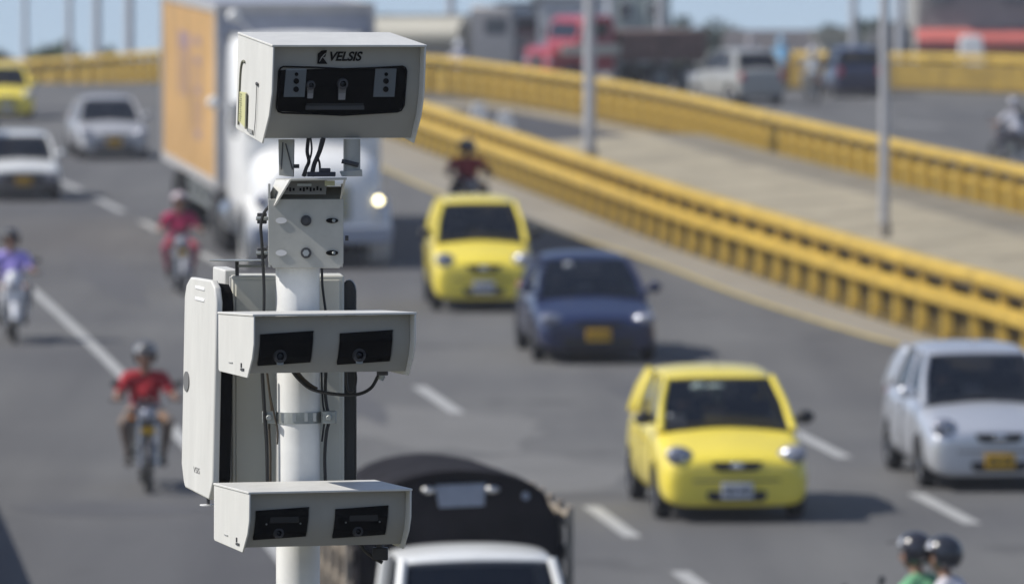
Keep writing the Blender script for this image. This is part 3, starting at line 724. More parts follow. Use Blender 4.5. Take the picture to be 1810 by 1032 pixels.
# slots: 0 skin 1 shirt 2 trousers 3 shoes 4 hair/eye
def ride_pose(hands=((-.33,-.42,1.04),(.33,-.42,1.04)), feet=None, lean=0, headturn=0, knees=.25):
    c_ = []
    pel = Vector((0,.22,.86)); ch = Vector((0,.12+lean,1.14)); nk = Vector((0,.06+lean*1.3,1.32)); hd = Vector((0,.01+lean*1.5,1.49))
    feet = feet or ((-.2,-.06,.30),(.2,-.06,.30))
    c_.append((pel+Vector((-.08,0,0)), pel+Vector((.08,0,0)), .13,.13,2))
    c_.append((pel, ch+Vector((0,0,-.08)), .16,.175,1))
    for sg in (-1,1): c_.append((ch+Vector((sg*.06,.0,.02)), nk+Vector((sg*.12,.02,-.08)), .14,.095,1))
    c_.append((nk+Vector((-.15,.01,-.05)), nk+Vector((.15,.01,-.05)), .07,.07,1))
    c_.append((nk+Vector((0,0,-.04)), hd+Vector((0,.02,-.06)), .058,.055,0))
    c_.append((hd+Vector((0,.02,.05)), hd+Vector((0,-.01,-.02)), .098,.085,0)); c_.append((hd+Vector((0,-.03,-.05)), hd+Vector((0,-.045,-.085)), .06,.035,0))
    c_.append((hd+Vector((0,-.095,.0)), hd+Vector((0,-.115,-.03)), .01,.016,0))
    for i, sg in enumerate((-1,1)):
        sh = nk+Vector((sg*.2,.02,-.07)); h = Vector(hands[i]); el = (sh+h)/2+Vector((sg*.07,.06,-.11))
        c_.append((sh, sh.lerp(el,.62), .075,.066,1)); c_.append((sh.lerp(el,.55), el, .052,.046,0)); c_.append((el, h+Vector((0,.05,0)), .04,.028,0))
        c_.append((h+Vector((-.025,.04,.005)), h+Vector((-.02,-.015,.015)), .02,.017,0)); c_.append((h+Vector((.025,.04,.005)), h+Vector((.022,-.015,.015)), .02,.017,0))
        for k in range(4):
            x = h.x - sg*.036 + sg*.024*k; L = (.02,.026,.024,.018)[k]
            c_.append(((x,h.y-.02,h.z+.017), (x,h.y-.03-L*.4,h.z-.008), .0095,.009,0)); c_.append(((x,h.y-.03-L*.4,h.z-.008), (x,h.y-.01,h.z-.024), .009,.0085,0))
        c_.append(((h.x-sg*.045,h.y+.03,h.z), (h.x-sg*.05,h.y-.005,h.z-.022), .0125,.010,0))
        hp = pel+Vector((sg*.1,-.02,-.01)); kn = Vector((sg*knees,-.22,.76)); ft = Vector(feet[i]); an = ft+Vector((0,.06,.08))
        c_.append((hp, kn, .11,.075,2)); c_.append((kn, kn.lerp(an,.45), .07,.064,2)); c_.append((kn.lerp(an,.45), an, .054,.038,2))
        c_.append((an, ft+Vector((0,.05,.0)), .042,.04,3)); c_.append((ft+Vector((0,.04,-.01)), ft+Vector((0,-.12,-.02)), .042,.034,3))
        c_.append((hd+Vector((sg*.088,.03,-.01)), hd+Vector((sg*.09,.03,-.035)), .016,.012,0))
    return c_, hd
POSES = {}
def person(label, pose, shirt, trousers, helmet=None, shoes=(.03,.025,.02), visor=None, group=None, skin=None, hair=None):
    if pose not in POSES:
        if pose == 'ride': c_, hd = ride_pose()
        elif pose == 'ridewide': c_, hd = ride_pose(knees=.33, feet=((-.27,-.04,.30),(.27,-.04,.30)))
        elif pose == 'pillion': c_, hd = ride_pose(hands=((-.17,-.20,.98),(.17,-.20,.98)), knees=.27)
        POSES[pose] = (*seg_body(c_, .0165), hd)
    me0, slots, hd = POSES[pose]
    me = me0.copy(); me.materials.clear()
    mm = [skin or M_skin, mat('cloth_%s' % str(shirt), shirt, .85, var=.18, vs=7, bump=.4, bs=25), mat('cloth_%s' % str(trousers), trousers, .85, var=.2, vs=7, bump=.4, bs=25), mat('shoe_%s' % str(shoes), shoes, .6)]
    for m in mm: me.materials.append(m)
    me.polygons.foreach_set('material_index', slots)
    root = thing('person', label, 'person', group=group)
    b_ = bpy.data.objects.new('body', me); COL.objects.link(b_); b_.parent = root
    e_ = MB()
    for sg in (-1,1): e_.ball(hd+Vector((sg*.034,-.088,.012)), (.014,.01,.009), 8, 6)
    e_.build('eye', M_blk, root)
    MB().ball(hd+Vector((0,-.088,-.055)), (.026,.006,.006), 8, 5).build('mouth', mat('lips',(.25,.07,.06),.5), root)
    MB().ball(hd+Vector((0,.03,.04)), (.106,.118,.12), 16, 12, keep=lambda q: q.y > -.03 or q.z > .06).build('hair', hair or M_blk, root)
    if helmet:
        hm = MB().ball(hd+Vector((0,.025,.035)), (.135,.155,.148), 24, 16, keep=lambda q: (q.z > .035 or q.y > -.04) and q.z > -.11).build('helmet', mat('helmet_%s' % str(helmet), helmet, .25, coat=.6), root, solid=.012)
        MB().box(hd+Vector((0,-.15,.10)), (.17,.09,.012), Matrix.Rotation(R(12),3,'X')).build('helmet_peak', M_blk, hm, bevel=.005)
        if visor:
            e0, e1 = math.asin(visor[1]/.152), math.asin(visor[2]/.152); vs = []; fs = []
            for i in range(6):
                for j in range(13):
                    el, az = e0+(e1-e0)*i/5, R(-62+124*j/12); vs.append(hd+Vector((.141*math.sin(az)*math.cos(el), .02-.166*math.cos(az)*math.cos(el), .03+.152*math.sin(el))))
            for i in range(5):
                for j in range(12): fs.append((i*13+j, i*13+j+1, (i+1)*13+j+1, (i+1)*13+j))
            MB().add(vs, fs).build('visor', mat('visor_%s' % str(visor[0]), visor[0], .08, coat=1, alpha=.8), hm)
    return root
def moto(label, col, front='lamp', group='motorcycles'):
    root = thing('motorcycle', label, 'motorcycle', group=group)
    pm = mat('moto_%s' % str(col), col, .3, coat=.7, var=.04)
    def A(name, mb, m, parent=None, **k): return mb.build(name, m, parent or root, **k)
    for y in (-.62,.64):
        wr = empty_child('wheel', root, (0,y,.29))
        A('tyre', MB().lathe((0,0,0),(1,0,0),[(.235,-.028),(.27,-.04),(.29,-.02),(.29,.02),(.27,.04),(.235,.028)],28), M_rub, wr)
        q = MB().lathe((0,0,0),(1,0,0),[(.24,-.025),(.24,.025),(.22,.018),(.22,-.018)],24); q.cyl((-.05,0,0),(.05,0,0),.035,12)
        for k in range(12): a = math.pi*k/6; q.tube([((-1)**k*.03,0,0),(0,math.cos(a)*.225,math.sin(a)*.225)],.0035,4)
        q.lathe((.045,0,0),(1,0,0),[(.05,-.003),(.11,-.003),(.11,.003),(.05,.003)],20)
        A('rim', q, M_steel, wr)
    f = MB()
    for sg in (-1,1): f.tube([(sg*.09,-.62,.29),(sg*.09,-.40,.95)],[.026,.02],10)
    f.box((0,-.41,.93),(.24,.07,.03)); A('fork', f, M_steel)
    A('front_mudguard', MB().lathe((0,-.62,.29),(1,0,0),[(.315,-.055),(.325,0),(.315,.055),(.31,.0)],28) if False else MB().loft([[(-.055,-.62+.31*math.cos(a),.29+.31*math.sin(a)),(0,-.62+.33*math.cos(a),.29+.33*math.sin(a)),(.055,-.62+.31*math.cos(a),.29+.31*math.sin(a)),(0,-.62+.315*math.cos(a),.29+.315*math.sin(a))] for a in [R(20+13*k) for k in range(12)]]), pm)
    A('fuel_tank', MB().loft([[(x*w_,y,z0+z*h) for x,z in ((0,0),(.8,.1),(1,.5),(.8,.85),(0,1),(-.8,.85),(-1,.5),(-.8,.1))] for y,w_,z0,h in ((-.36,.06,.74,.12),(-.28,.13,.68,.24),(-.1,.15,.68,.24),(.06,.1,.7,.12))]), pm, sub=1)
    A('seat', MB().loft([[(x*w_,y,z0+z*h) for x,z in ((0,0),(.9,.1),(1,.6),(.7,1),(-.7,1),(-1,.6),(-.9,.1))] for y,w_,z0,h in ((0,.09,.70,.06),(.15,.12,.69,.08),(.45,.13,.70,.09),(.72,.11,.73,.1),(.78,.08,.76,.06))]), M_blk, sub=1)
    A('tail', MB().loft([[(x*w_,y,z) for x,z in ((1,z0),(1,z1),(-1,z1),(-1,z0))] for y,w_,z0,z1 in ((0,.07,.6,.7),(.4,.11,.58,.71),(.75,.1,.66,.74),(.9,.05,.70,.74))]), pm, bevel=.01)
    A('tail_light', MB().box((0,.9,.70),(.12,.05,.06)), M_red, bevel=.01)
    e = MB(); e.box((0,-.05,.42),(.2,.3,.22)); e.tube([(0,-.12,.45),(0,-.2,.64)],.075,12)
    for k in range(4): e.box((0,-.14-.02*k,.5+.035*k),(.17,.14,.008))
    e.cyl((-.14,-.02,.42),(.14,-.02,.42),.075,16); A('engine', e, M_galv, bevel=.008)
    fr = MB()
    for sg in (-1,1): fr.tube([(0,-.4,.85),(sg*.05,-.3,.4),(sg*.09,0,.3),(sg*.1,.3,.4),(sg*.1,.8,.7)],.016,8); fr.tube([(sg*.08,.25,.34),(sg*.09,.64,.29)],.018,8); fr.tube([(sg*.11,.62,.32),(sg*.11,.5,.68)],.022,8); fr.tube([(sg*.1,-.02,.29),(sg*.25,-.02,.29)],.012,6)
    A('frame', fr, M_blk)
    A('exhaust', MB().tube(spline([(.07,-.22,.55),(.1,-.34,.45),(.11,-.25,.28),(.13,.2,.27),(.15,.85,.36)],5),[.018]*10+[.02]*5+[.04]*6,10), M_chrome)
    hb = MB(); hb.tube(spline([(-.42,-.40,1.03),(-.26,-.43,1.04),(-.1,-.42,.97),(.1,-.42,.97),(.26,-.43,1.04),(.42,-.40,1.03)],4),.012,8); A('handlebar', hb, M_steel)
    for sg in (-1,1):
        A('grip', MB().cyl((sg*.27,-.43,1.04),(sg*.41,-.40,1.032),.018,10), M_rub)
        A('mirror', MB().tube([(sg*.24,-.43,1.05),(sg*.28,-.44,1.17),(sg*.33,-.43,1.2)],.006,6).ball((sg*.36,-.43,1.22),(.055,.018,.04),12,8), M_blk)
        A('indicator', MB().ball((sg*.17,-.5,.84),(.035,.025,.022),10,6), mat('amber_lens',(.7,.25,.02),.2))
    if front == 'lamp':
        h = A('headlight', MB().ball((0,-.50,.87),(.095,.07,.095),18,12), pm); A('lens', MB().ball((0,-.535,.87),(.082,.045,.082),16,10), M_lamp, h)
        A('number_plate', MB().box((0,-.55,.70),(.16,.006,.07)), M_amber)
        A('gauge', MB().cyl((-.05,-.45,1.0),(-.05,-.42,1.03),.035,12).cyl((.05,-.45,1.0),(.05,-.42,1.03),.035,12), M_blk)
    else:
        fa = A('fairing', MB().loft([[(x*w_,y+yo,z) for x,yo in ((0,-.05),(.6,-.03),(1,.06),(.8,.1),(-.8,.1),(-1,.06),(-.6,-.03))] for z,w_,y in ((.42,.06,-.44),(.55,.14,-.44),(.7,.19,-.46),(.85,.18,-.50),(1.0,.12,-.46),(1.08,.06,-.42))]), pm, sub=1)
        A('headlight', MB().ball((0,-.55,.86),(.11,.035,.06),16,8), M_lamp, fa)
        for sg in (-1,1): A('leg_shield', MB().box((sg*.2,-.30,.62),(.03,.22,.5),Matrix.Rotation(R(-18),3,'X')), pm, bevel=.02)
    return root
def rider(p, ml, mc, pl_, pose, shirt, trousers, helmet, front='lamp', extra=0, away=False, visor=None, skin=None, shoes=(.03,.025,.02), lean=0):
    m_ = moto(ml, mc, front); place(m_, p, extra, away)
    q = person(pl_, pose, shirt, trousers, helmet, visor=visor, group='motorcycle riders', skin=skin, shoes=shoes); place(q, p, extra, away)
    return m_, q
def back(p, d=.62): return Vector((p.x - d*.12, p.y + d, hz(p.y + d)))
grey_h = (.05,.05,.055)
rider(back(gp(263,872)), 'black motorcycle with round headlight ridden by the person in a red shirt', (.03,.03,.035), 'motorcyclist in a bright red short sleeved shirt and dark helmet, lower left',
      'ride', (.36,.012,.022), (.20,.15,.12), (.10,.10,.10), extra=R(-1), visor=((.35,.36,.38), .02, .09))
rider(back(gp(23,608)), 'white faired motorcycle at the left edge under the rider in lilac', (.72,.73,.76), 'motorcyclist in a lilac shirt with a black helmet at the left edge',
      'ride', (.42,.34,.80), (.05,.05,.07), (.02,.02,.02), front='fairing')
rider(back(gp(322,522)), 'motorcycle with a bright round headlight beside the lorry wheels', (.35,.35,.37), 'motorcyclist in a crimson top with a pale helmet, beside the lorry',
      'ride', (.40,.02,.09), (.33,.05,.10), (.55,.45,.47))
_m, _q = rider(Vector((-.86,131.5,hz(131.5))), 'dark motorcycle half hidden behind the farther yellow taxi', (.02,.02,.02), 'motorcyclist in a dark red jacket seen above the roof of the farther taxi',
      'ride', (.28,.006,.014), (.03,.03,.03), (.07,.08,.10), visor=((.1,.12,.15), -.02, .09))
_q.scale = (1.25, 1.1, 1.06)
rider(back(gp(-12,352)), 'dark blue motorcycle cut off by the left edge beside the old white car', (.01,.02,.08), 'motorcyclist in a dark blue jacket cut off by the left edge',
      'ride', (.02,.03,.10), (.02,.02,.03), (.03,.04,.09))
# pair at lower right, heading across to the left
pm_ = Vector((3.24, 55.0, hz(55.0)))
m2 = moto('dark motorcycle carrying two people at the bottom right edge', (.03,.03,.035)); place(m2, pm_, R(-124))
d1 = person('rider in a green shirt with a black helmet and raised clear visor, lower right', 'ride', (.16,.42,.22), (.04,.05,.08), (.02,.02,.028), visor=((.5,.52,.55), .05, .13), group='motorcycle riders'); place(d1, pm_, R(-124))
d2 = person('pillion passenger in a white shirt and black helmet behind the rider in green', 'pillion', (.62,.60,.64), (.05,.06,.10), (.02,.022,.03), visor=((.6,.62,.68), .05, .13), group='motorcycle riders')
dv = Matrix.Rotation(math.atan(-slope(55.8)) + R(-124), 3, 'Z') @ Vector((0,.25,-.02))
place(d2, pm_ + dv, R(-116))
# drivers behind glass
for car_, lb_, sh in ((t1, 'taxi driver in a pale blue shirt behind the windscreen of the near taxi', (.3,.36,.48)), (sv, 'driver in a lilac shirt behind the windscreen of the silver hatchback', (.30,.26,.46)), (bl_, 'driver in dark clothes barely visible inside the blue sedan', (.05,.05,.06))):
    q = person(lb_, 'ride', sh, (.03,.03,.04)); place(q, car_.location.copy()); q.rotation_euler = car_.rotation_euler
    q.scale = (.86,.86,.86)
    mw = Matrix.LocRotScale(car_.location, car_.rotation_euler, (1,1,1)); q.location = mw @ Vector((-.36, 1.62 if car_ is not bl_ else 1.95, -.17 if car_ is not bl_ else -.26))
# ---------------------------------------------------------------- the enforcement camera mast (in focus)
PX, PYD = (526 - 905) / 500, 24.0
M_cream = mat('housing_cream', (.60, .595, .565), .5, var=.07, vs=5, bump=.03, bs=200, stretch=(3, 3, .5))
M_face = mat('housing_face_grey', (.31, .305, .28), .55, var=.06, vs=5)
M_brk = mat('bracket_grey', (.40, .395, .36), .5, .2, var=.1, vs=14)
M_cable = mat('cable_black', (.012, .012, .012), .5)
M_brown = mat('cable_brown', (.05, .035, .02), .6)
M_pole = mat('pole_white', (.78, .78, .76), .32, var=.07, vs=9, coat=.3)
M_pane = mat('lens_cover', (.004, .005, .007), .06, alpha=.25, spec=.06)
M_inner = mat('inner_black', (.0025, .0025, .003), .7, spec=.15)
M_lensbody = mat('lens_body', (.24, .24, .25), .35, .4)
M_led = mat('led_panel', (.21, .235, .25), .5)
mast = thing('camera_mast', 'white round steel mast with a galvanised strap, carrying the traffic cameras', 'pole', (PX, PYD, hz(24)))
HM = Matrix.Translation(-mast.location)
topz = W(526, 462, 24).z
MB(HM).tube([(PX,PYD,hz(24)),(PX,PYD,hz(24)+.5),(PX,PYD,topz)], .078, 40).build('shaft', M_pole, mast)
MB(HM).box((PX,PYD,hz(24)+.015),(.42,.42,.03)).build('base_plate', M_galv, mast, bevel=.004)
MB(HM).cyl((PX,PYD,topz-.001),(PX,PYD,topz+.012),.081,32).build('cap', M_galv, mast)
f_ = MB().box((PX,PYD,hz(24)-.06+.1),(1.1,1.1,.22)); fo = f_.build('concrete_footing', M_conc, bevel=.02); tag(fo, 'square concrete block under the foot of the camera mast', 'footing')
fo.location.z = -.09
z0, z1 = W(526,747,24).z, W(526,727,24).z
st_ = MB(HM).lathe((PX,PYD,(z0+z1)/2),(0,0,1),[(.0785,-(z1-z0)/2),(.0825,-(z1-z0)/2),(.0825,(z1-z0)/2),(.0785,(z1-z0)/2)],36).build('strap', M_galv, mast)
for px in (476, 582):
    p = W(px, 737, 23.98); MB(HM).box(p,(.05,.05,.045)).cyl(p+Vector((0,-.05,0)),p+Vector((0,.03,0)),.011,8).build('strap_lug', M_galv, st_, bevel=.003)
for px in (500, 520, 541, 556):
    p = W(px, 737, 24 - math.sqrt(max(.0001,.083**2 - ((px-526)/500)**2))); MB(HM).box(p,(.012,.006,.03)).build('strap_tooth', M_steel, st_)
for px, py in ((496,716),(491,762),(505,560),(548,845)):
    pass

def housing(label, pcx, pcy, W_, D, Hh, yaw, tilt, slant, windows, name='camera_housing', cat='camera', roofdrop=0.0, Y=24.0):
    root = thing(name, label, cat, W(pcx, pcy, Y), (R(tilt), 0, R(yaw)))
    w2, d2, h2 = W_/2, D/2, Hh/2; th = .006
    side = [(d2, -h2+.006), (d2, h2), (-d2, h2), (-d2+.002, h2*.05), (-d2+slant*.25, -h2*.45), (-d2+slant*.92, -h2-.014), (d2-.01, -h2)]
    for sg in (-1, 1):
        MB().prism([(0,y,z) for y,z in side], (sg*w2 - (th if sg > 0 else 0),0,0), (th,0,0)).build('side_wall', M_cream, root, bevel=.0015)
    MB().box((0,0,h2+.004),(W_+.006,D,.008)).build('roof', M_cream, root, bevel=.002)
    MB().box((0,d2-.004,0),(W_-.014,.006,Hh-.03)).build('back_wall', M_cream, root)
    MB().box((0,.5*slant+.01,-h2+.004),(W_-.014,D-slant-.04,.006)).build('floor', M_face, root)
    rec = .052
    prof = [(-d2+rec, h2-.002), (-d2+rec, h2*.1), (-d2+slant*.28+rec*.85, -h2*.45), (-d2+slant+.018, -h2+.001)]
    rings = []
    for x in (-w2+th+.001, w2-th-.001): rings.append([(x,y,z) for y,z in prof] + [(x,y+.005,z) for y,z in reversed(prof)])
    fp = MB().loft(rings).build('front_panel', M_face, root)
    def yat(z):
        for (ya,za),(yb_,zb_) in zip(prof, prof[1:]):
            if zb_ <= z <= za: return ya + (yb_-ya)*(za-z)/(za-zb_)
        return prof[-1][0]
    return root, fp, yat
def wrows(yat, pts, off, n=12):
    zs = [p[1] for p in pts]; z0, z1 = min(zs)+1e-5, max(zs)-1e-5; rows = []
    for i in range(n+1):
        z = z0+(z1-z0)*i/n; xs = []
        for (xa,za),(xb_,zb_) in zip(pts, pts[1:]+pts[:1]):
            if (za-z)*(zb_-z) < 0: xs.append(xa+(xb_-xa)*(z-za)/(zb_-za))
        if len(xs) < 2: continue
        a, b_ = min(xs), max(xs); rows.append([(a+(b_-a)*k/6, yat(z)+off, z) for k in range(7)])
    return rows
def pane(root, yat, pts, inner, recess=.012):
    return MB().loft(wrows(yat, pts, -.004), cap=False, close=False).build('window', M_inner, root, smooth=False)
# main head
vel, fp, yat = housing('large cream camera head on top of the mast, lettered, with a wide black window', 584, 156, .56, .45, .336, 18, 6.0, .115, None)
wn = [(-.243,.080),(-.238,.090),(-.228,.095),(-.10,.092),(0,.086),(.10,.090),(.208,.096),(.218,.091),(.223,.081),(.222,-.045),(.214,-.062),(.200,-.067),(.10,-.073),(0,-.079),(-.1,-.074),(-.22,-.070),(-.236,-.065),(-.243,-.052)]
win = pane(vel, yat, wn, None)
def vat(x, z, dy=0): return Vector((x, yat(z) - .006 - dy, z))
for cx, w_ in ((-.182,.076),(.146,.078)):
    z_ = (.088,-.012); y_ = yat(.04) - .0045
    led = MB().prism([(cx-w_/2+.003,y_,z_[0]),(cx+w_/2+.002,y_,z_[0]),(cx+w_/2-.003,y_,z_[1]),(cx-w_/2-.003,y_,z_[1])],(0,0,0),(0,-.003,0)).build('led_board', M_led, win, smooth=False)
    for zz_, r_ in ((.068,.0065),(.044,.010),(.015,.010)): MB().cyl((cx+.003,y_-.003,zz_),(cx+.003,y_-.006,zz_),r_,14).build('led', M_inner, led)
for cx, zc_, k in ((-.128,.018,.9),(-.012,.022,1.1)):
    b_ = MB(); y_ = yat(zc_) - .006
    b_.prism([(cx-.011*k,y_,zc_-.045*k+.006),(cx+.011*k,y_,zc_-.045*k+.006),(cx+.014*k,y_,zc_+.004),(cx-.012*k,y_,zc_+.004)],(0,0,0),(0,-.006,0)); cmo = b_.build('camera_module', M_lensbody, win)
    MB().lathe((cx+.002,y_-.004,zc_+.012),(0,1,0),[(.011*k,-.008),(.017*k,-.006),(.019*k,.003),(.012*k,.003)],20).build('lens_ring', M_dark, cmo)
    MB().ball((cx+.002,y_-.003,zc_+.012),(.011*k,.006,.011*k),14,8).build('lens', M_gin, cmo)
MB().box((-.03,yat(-.05)-.007,-.052),(.215,.006,.014)).build('shelf', mat('shelf_grey',(.09,.095,.10),.5), win, bevel=.001)
MB().box((-.03,yat(-.05)-.007,-.040),(.21,.004,.008)).build('shelf', mat('shelf_dark',(.03,.033,.036),.5), win)
MB().loft(wrows(yat, wn, -.016), cap=False, close=False).build('cover_glass', M_pane, vel, smooth=False)
fr = MB()
pp = [Vector((x, yat(z)-.010, z)) for x,z in wn]; fr.tube(pp + [pp[0]], .0032, 6, cap=False); fr.build('window_gasket', M_inner, vel)
# lettering
def text(body, parent, loc, size, rot, m, shear=0.0, ext=.001, bold=0.0):
    cu = bpy.data.curves.new('lettering', 'FONT'); cu.body = body; cu.size = size; cu.extrude = ext; cu.shear = shear; cu.offset = bold; cu.align_x = 'CENTER'
    o = bpy.data.objects.new('tmp_text', cu); COL.objects.link(o); dg = bpy.context.evaluated_depsgraph_get()
    me = bpy.data.meshes.new_from_object(o.evaluated_get(dg)); bpy.data.objects.remove(o)
    me.materials.clear(); me.materials.append(m); q = bpy.data.objects.new('lettering', me); COL.objects.link(q)
    q.parent = parent; q.location = loc; q.rotation_euler = rot; return q
tx = text('VELSIS', vel, (-.004, yat(.125)-.002, .1155), .044, (R(90),0,0), M_inner, shear=.3, bold=.0012); tx.scale = (.98,1,1)
lg = MB(Matrix.Translation((-.013,0,.004))); y_ = yat(.12)-.003
lg.prism([(-.090,y_,.100),(-.053,y_,.100),(-.062,y_,.112),(-.072,y_,.124),(-.062,y_,.124),(-.056,y_,.148),(-.075,y_,.147),(-.089,y_,.135)],(0,0,0),(0,-.002,0)); lg.build('emblem', M_inner, vel, smooth=False)
lg = MB(Matrix.Translation((-.013,0,.004))); lg.tube([(-.083,y_-.003,.108),(-.076,y_-.003,.122),(-.066,y_-.003,.133),(-.060,y_-.003,.138)],[.001,.0022,.002,.001],5); lg.build('emblem_stroke', M_face, vel)
# side door groove, yellow sticker, rod, screw on the left wall
xl = -.28 - .003
g1 = MB().tube(spline([(xl,.180,-.150),(xl,.178,-.06),(xl,.172,.03),(xl,.158,.072),(xl,.135,.082),(xl,.120,.078)],5),.004,6); g1.build('door_groove', mat('groove',(.16,.16,.12),.7), vel)
sk = MB(); sk.prism([(xl-.001,.165,-.03),(xl-.001,.080,-.025),(xl-.001,.075,-.150),(xl-.001,.168,-.135)],(0,0,0),(-.002,0,0)); sk = sk.build('warning_sticker', mat('sticker_yellow',(.56,.55,.28),.5), vel, smooth=False)
MB().box((xl-.004,.073,-.09),(.003,.012,.125)).build('sticker_edge', mat('groove',(.16,.16,.12),.7), sk)
mk = MB(); random.seed(5)
for k in range(13):
    z = -.037 - k*.0078; mk.box((xl-.0045,.145+.004*math.sin(k*2.3),z),(.001,.022+.006*math.sin(k*5.1),.0028))
mk.build('sticker_print', mat('sticker_ink',(.14,.14,.09),.6), sk, smooth=False)
MB().ball((xl-.002,-.05,.02),(.004,.014,.007),10,6).build('latch', M_dark, vel)
MB().tube([(xl-.002,-.05,.015),(xl-.002,-.045,-.10),(xl-.002,-.03,-.165)],.0018,5).build('door_rod', mat('rod_grey',(.3,.3,.29),.5), vel)
MB().box((xl-.001,.02,-.155),(.003,.05,.014)).build('hinge', mat('rod_grey',(.3,.3,.29),.5), vel)
# sensor housings
def sensor(label, pcx, pcy, lens, W_=.588, D=.44, Hh=.2, tilt=-.8, yaw=18.5, wz=(0.045,-.072)):
    r_, fp, yt = housing(label, pcx, pcy, W_, D, Hh, yaw, tilt, .09, None, 'sensor_housing', 'sensor', Y=23.66)
    for (xa, xb_) in ((-.257,-.066),(.030,.222)):
        sh = .001
        pts = [(xa+sh+.004,wz[0]),(xb_+sh+.002,wz[0]+.002),(xb_+sh,wz[0]-.004),(xb_-sh,wz[1]+.004),(xb_-sh-.003,wz[1]),(xa-sh+.003,wz[1]-.001),(xa-sh,wz[1]+.004),(xa+sh,wz[0]-.004)]
        wo = pane(r_, yt, pts, None)
        cx = xa + .075
        if lens == 'bulb':
            y_ = yt(-.04)-.006
            MB().lathe((cx,y_-.003,-.040),(0,1,0),[(.014,-.008),(.023,-.005),(.025,.003),(.016,.003)],20).build('lens_ring', M_dark, wo)
            MB().ball((cx,y_-.002,-.040),(.013,.006,.013),14,8).build('lens', M_gin, wo)
            MB().box((cx,y_-.003,-.062),(.024,.008,.018)).build('lens_mount', mat('mount_grey',(.22,.24,.245),.5), wo, bevel=.002)
            MB().tube([(cx-.012,y_-.003,.012),(cx-.004,y_-.003,-.002),(cx+.004,y_-.003,-.018)],.003,6).build('wire', M_dark, wo)
        else:
            cx = xa + .085; y_ = yt(-.01)-.006
            MB().box((cx+.02,y_-.001,.012),(.105,.006,.042)).build('flash_unit', mat('flash_dark',(.022,.024,.028),.3), wo, bevel=.002)
            MB().lathe((cx+.004,yt(-.05)-.008,-.045),(0,1,0),[(.010,-.008),(.018,-.005),(.020,.003),(.012,.003)],20).build('lens_ring', M_dark, wo)
            MB().ball((cx+.004,yt(-.05)-.006,-.045),(.009,.006,.009),12,8).build('lens', M_gin, wo)
            for q in (-.045,.078): MB().ball((cx+q,y_-.003,-.012),(.0035,.003,.0035),8,6).build('screw', M_galv, wo)
        MB().loft(wrows(yt, pts, -.017), cap=False, close=False).build('cover_glass', M_pane, r_, smooth=False)
    x_ = -W_/2 - .002
    MB().box((x_,-.085,-.086),(.003,.04,.008)).build('cable_clip', M_dark, r_)
    MB().box((x_,-.072,-.072),(.003,.008,.016)).build('cable_clip', M_dark, r_)
    MB().box((x_,.06,-.066),(.002,.045,.003)).build('vent', mat('rod_grey',(.3,.3,.29),.5), r_)
    return r_
s1 = sensor('cream twin window sensor box strapped to the middle of the mast, above the strap', 560, 606, 'bulb')
s2 = sensor('cream twin window sensor box lowest on the mast, right above the small truck', 552, 911, 'flash', Hh=.194, tilt=.8, wz=(.043,-.068))
# flat radar panel at left
rad = thing('radar_panel', 'tall flat cream radar panel with cut corners, left of the mast', 'radar', W(365, 680, 24.16), (R(2.2), R(.6), R(18)))
pr = [(.21,.30),(.19,.345),(.135,.375),(-.14,.382),(-.185,.36),(-.21,.31),(-.21,-.33),(-.20,-.345),(-.165,-.395),(.155,-.382),(.175,-.365),(.21,-.30)]
MB().prism([(0,y,z) for y,z in pr],(-.03,0,0),(.026,0,0)).build('cover', M_cream, rad, bevel=.006)
MB().prism([(0,y*.93,z*.96) for y,z in pr],(-.004,0,0),(.045,0,0)).build('antenna_body', M_inner, rad, bevel=.004)
MB().cyl((-.0305,.155,-.0),(-.034,.155,.0),.036,24).build('oval_cap', mat('cap_grey',(.15,.15,.15),.6), rad)
for z in (.345,.305): MB().box((-.031,.0,z),(.004,.12,.012)).build('reflector_strip', mat('bright_white',(.8,.8,.8),.4), rad, bevel=.003)
lt = text('VSIS', rad, (-.0305,-.0,-.315), .03, (R(90),0,R(-90)), mat('cap_grey',(.15,.15,.15),.6), ext=.0005); lt.scale = (1.6,1,1)
ft = thing('antenna_foot', 'small bolt and round washer plate under the radar panel', 'antenna', W(368, 885, 24.14))
MB().cyl((0,0,.02),(0,0,-.012),.006,10).build('bolt', M_dark, ft); MB().lathe((0,0,-.014),(0,0,1),[(.001,-.002),(.03,-.002),(.03,.002),(.001,.002)],24).build('washer', mat('bright_white',(.8,.8,.8),.4), ft)
# equipment cabinet behind the mast
cab_ = thing('equipment_cabinet', 'tall grey equipment cabinet mounted behind the mast', 'cabinet', W(507, 690, 24.27), (R(0), 0, R(3.5)))
M_cabf = mat('cabinet_grey', (.58, .57, .50), .5, var=.06, vs=2)
MB().box((0,0,.0),(.40,.30,.83)).build('body', M_cabf, cab_, bevel=.006)
MB().box((0,-.152,0),(.372,.006,.80)).build('door', M_cabf, cab_, bevel=.003)
MB().box((-.203,0,0),(.005,.28,.82)).build('lit_side', M_cream, cab_)  # cream, lighter than the body: sunlit left edge put into the colour
blk = thing('black_antenna', 'upright black antenna strip with a rounded top, right of the cabinet', 'antenna', W(617, 680, 24.2))
MB().prism([(x,0,z) for x,z in [(-.026,-.42),(.026,-.42)] + [(.026*math.cos(a), .33+.045*math.sin(a)) for a in [R(15*k) for k in range(13)]]],(0,-.03,0),(0,.09,0)).build('shell', mat('antenna_black',(.008,.009,.009),.4), blk, bevel=.006)
lb2 = thing('cable_gland_box', 'small cream junction box between the radar panel and the cabinet', 'box', W(399, 512, 24.30), (R(3),0,R(18)))
MB().box((0,0,0),(.055,.16,.155)).build('shell', M_cream, lb2, bevel=.006); MB().cyl((.03,-.07,-.02),(.045,-.07,-.02),.04,20).build('gland', M_galv, lb2)
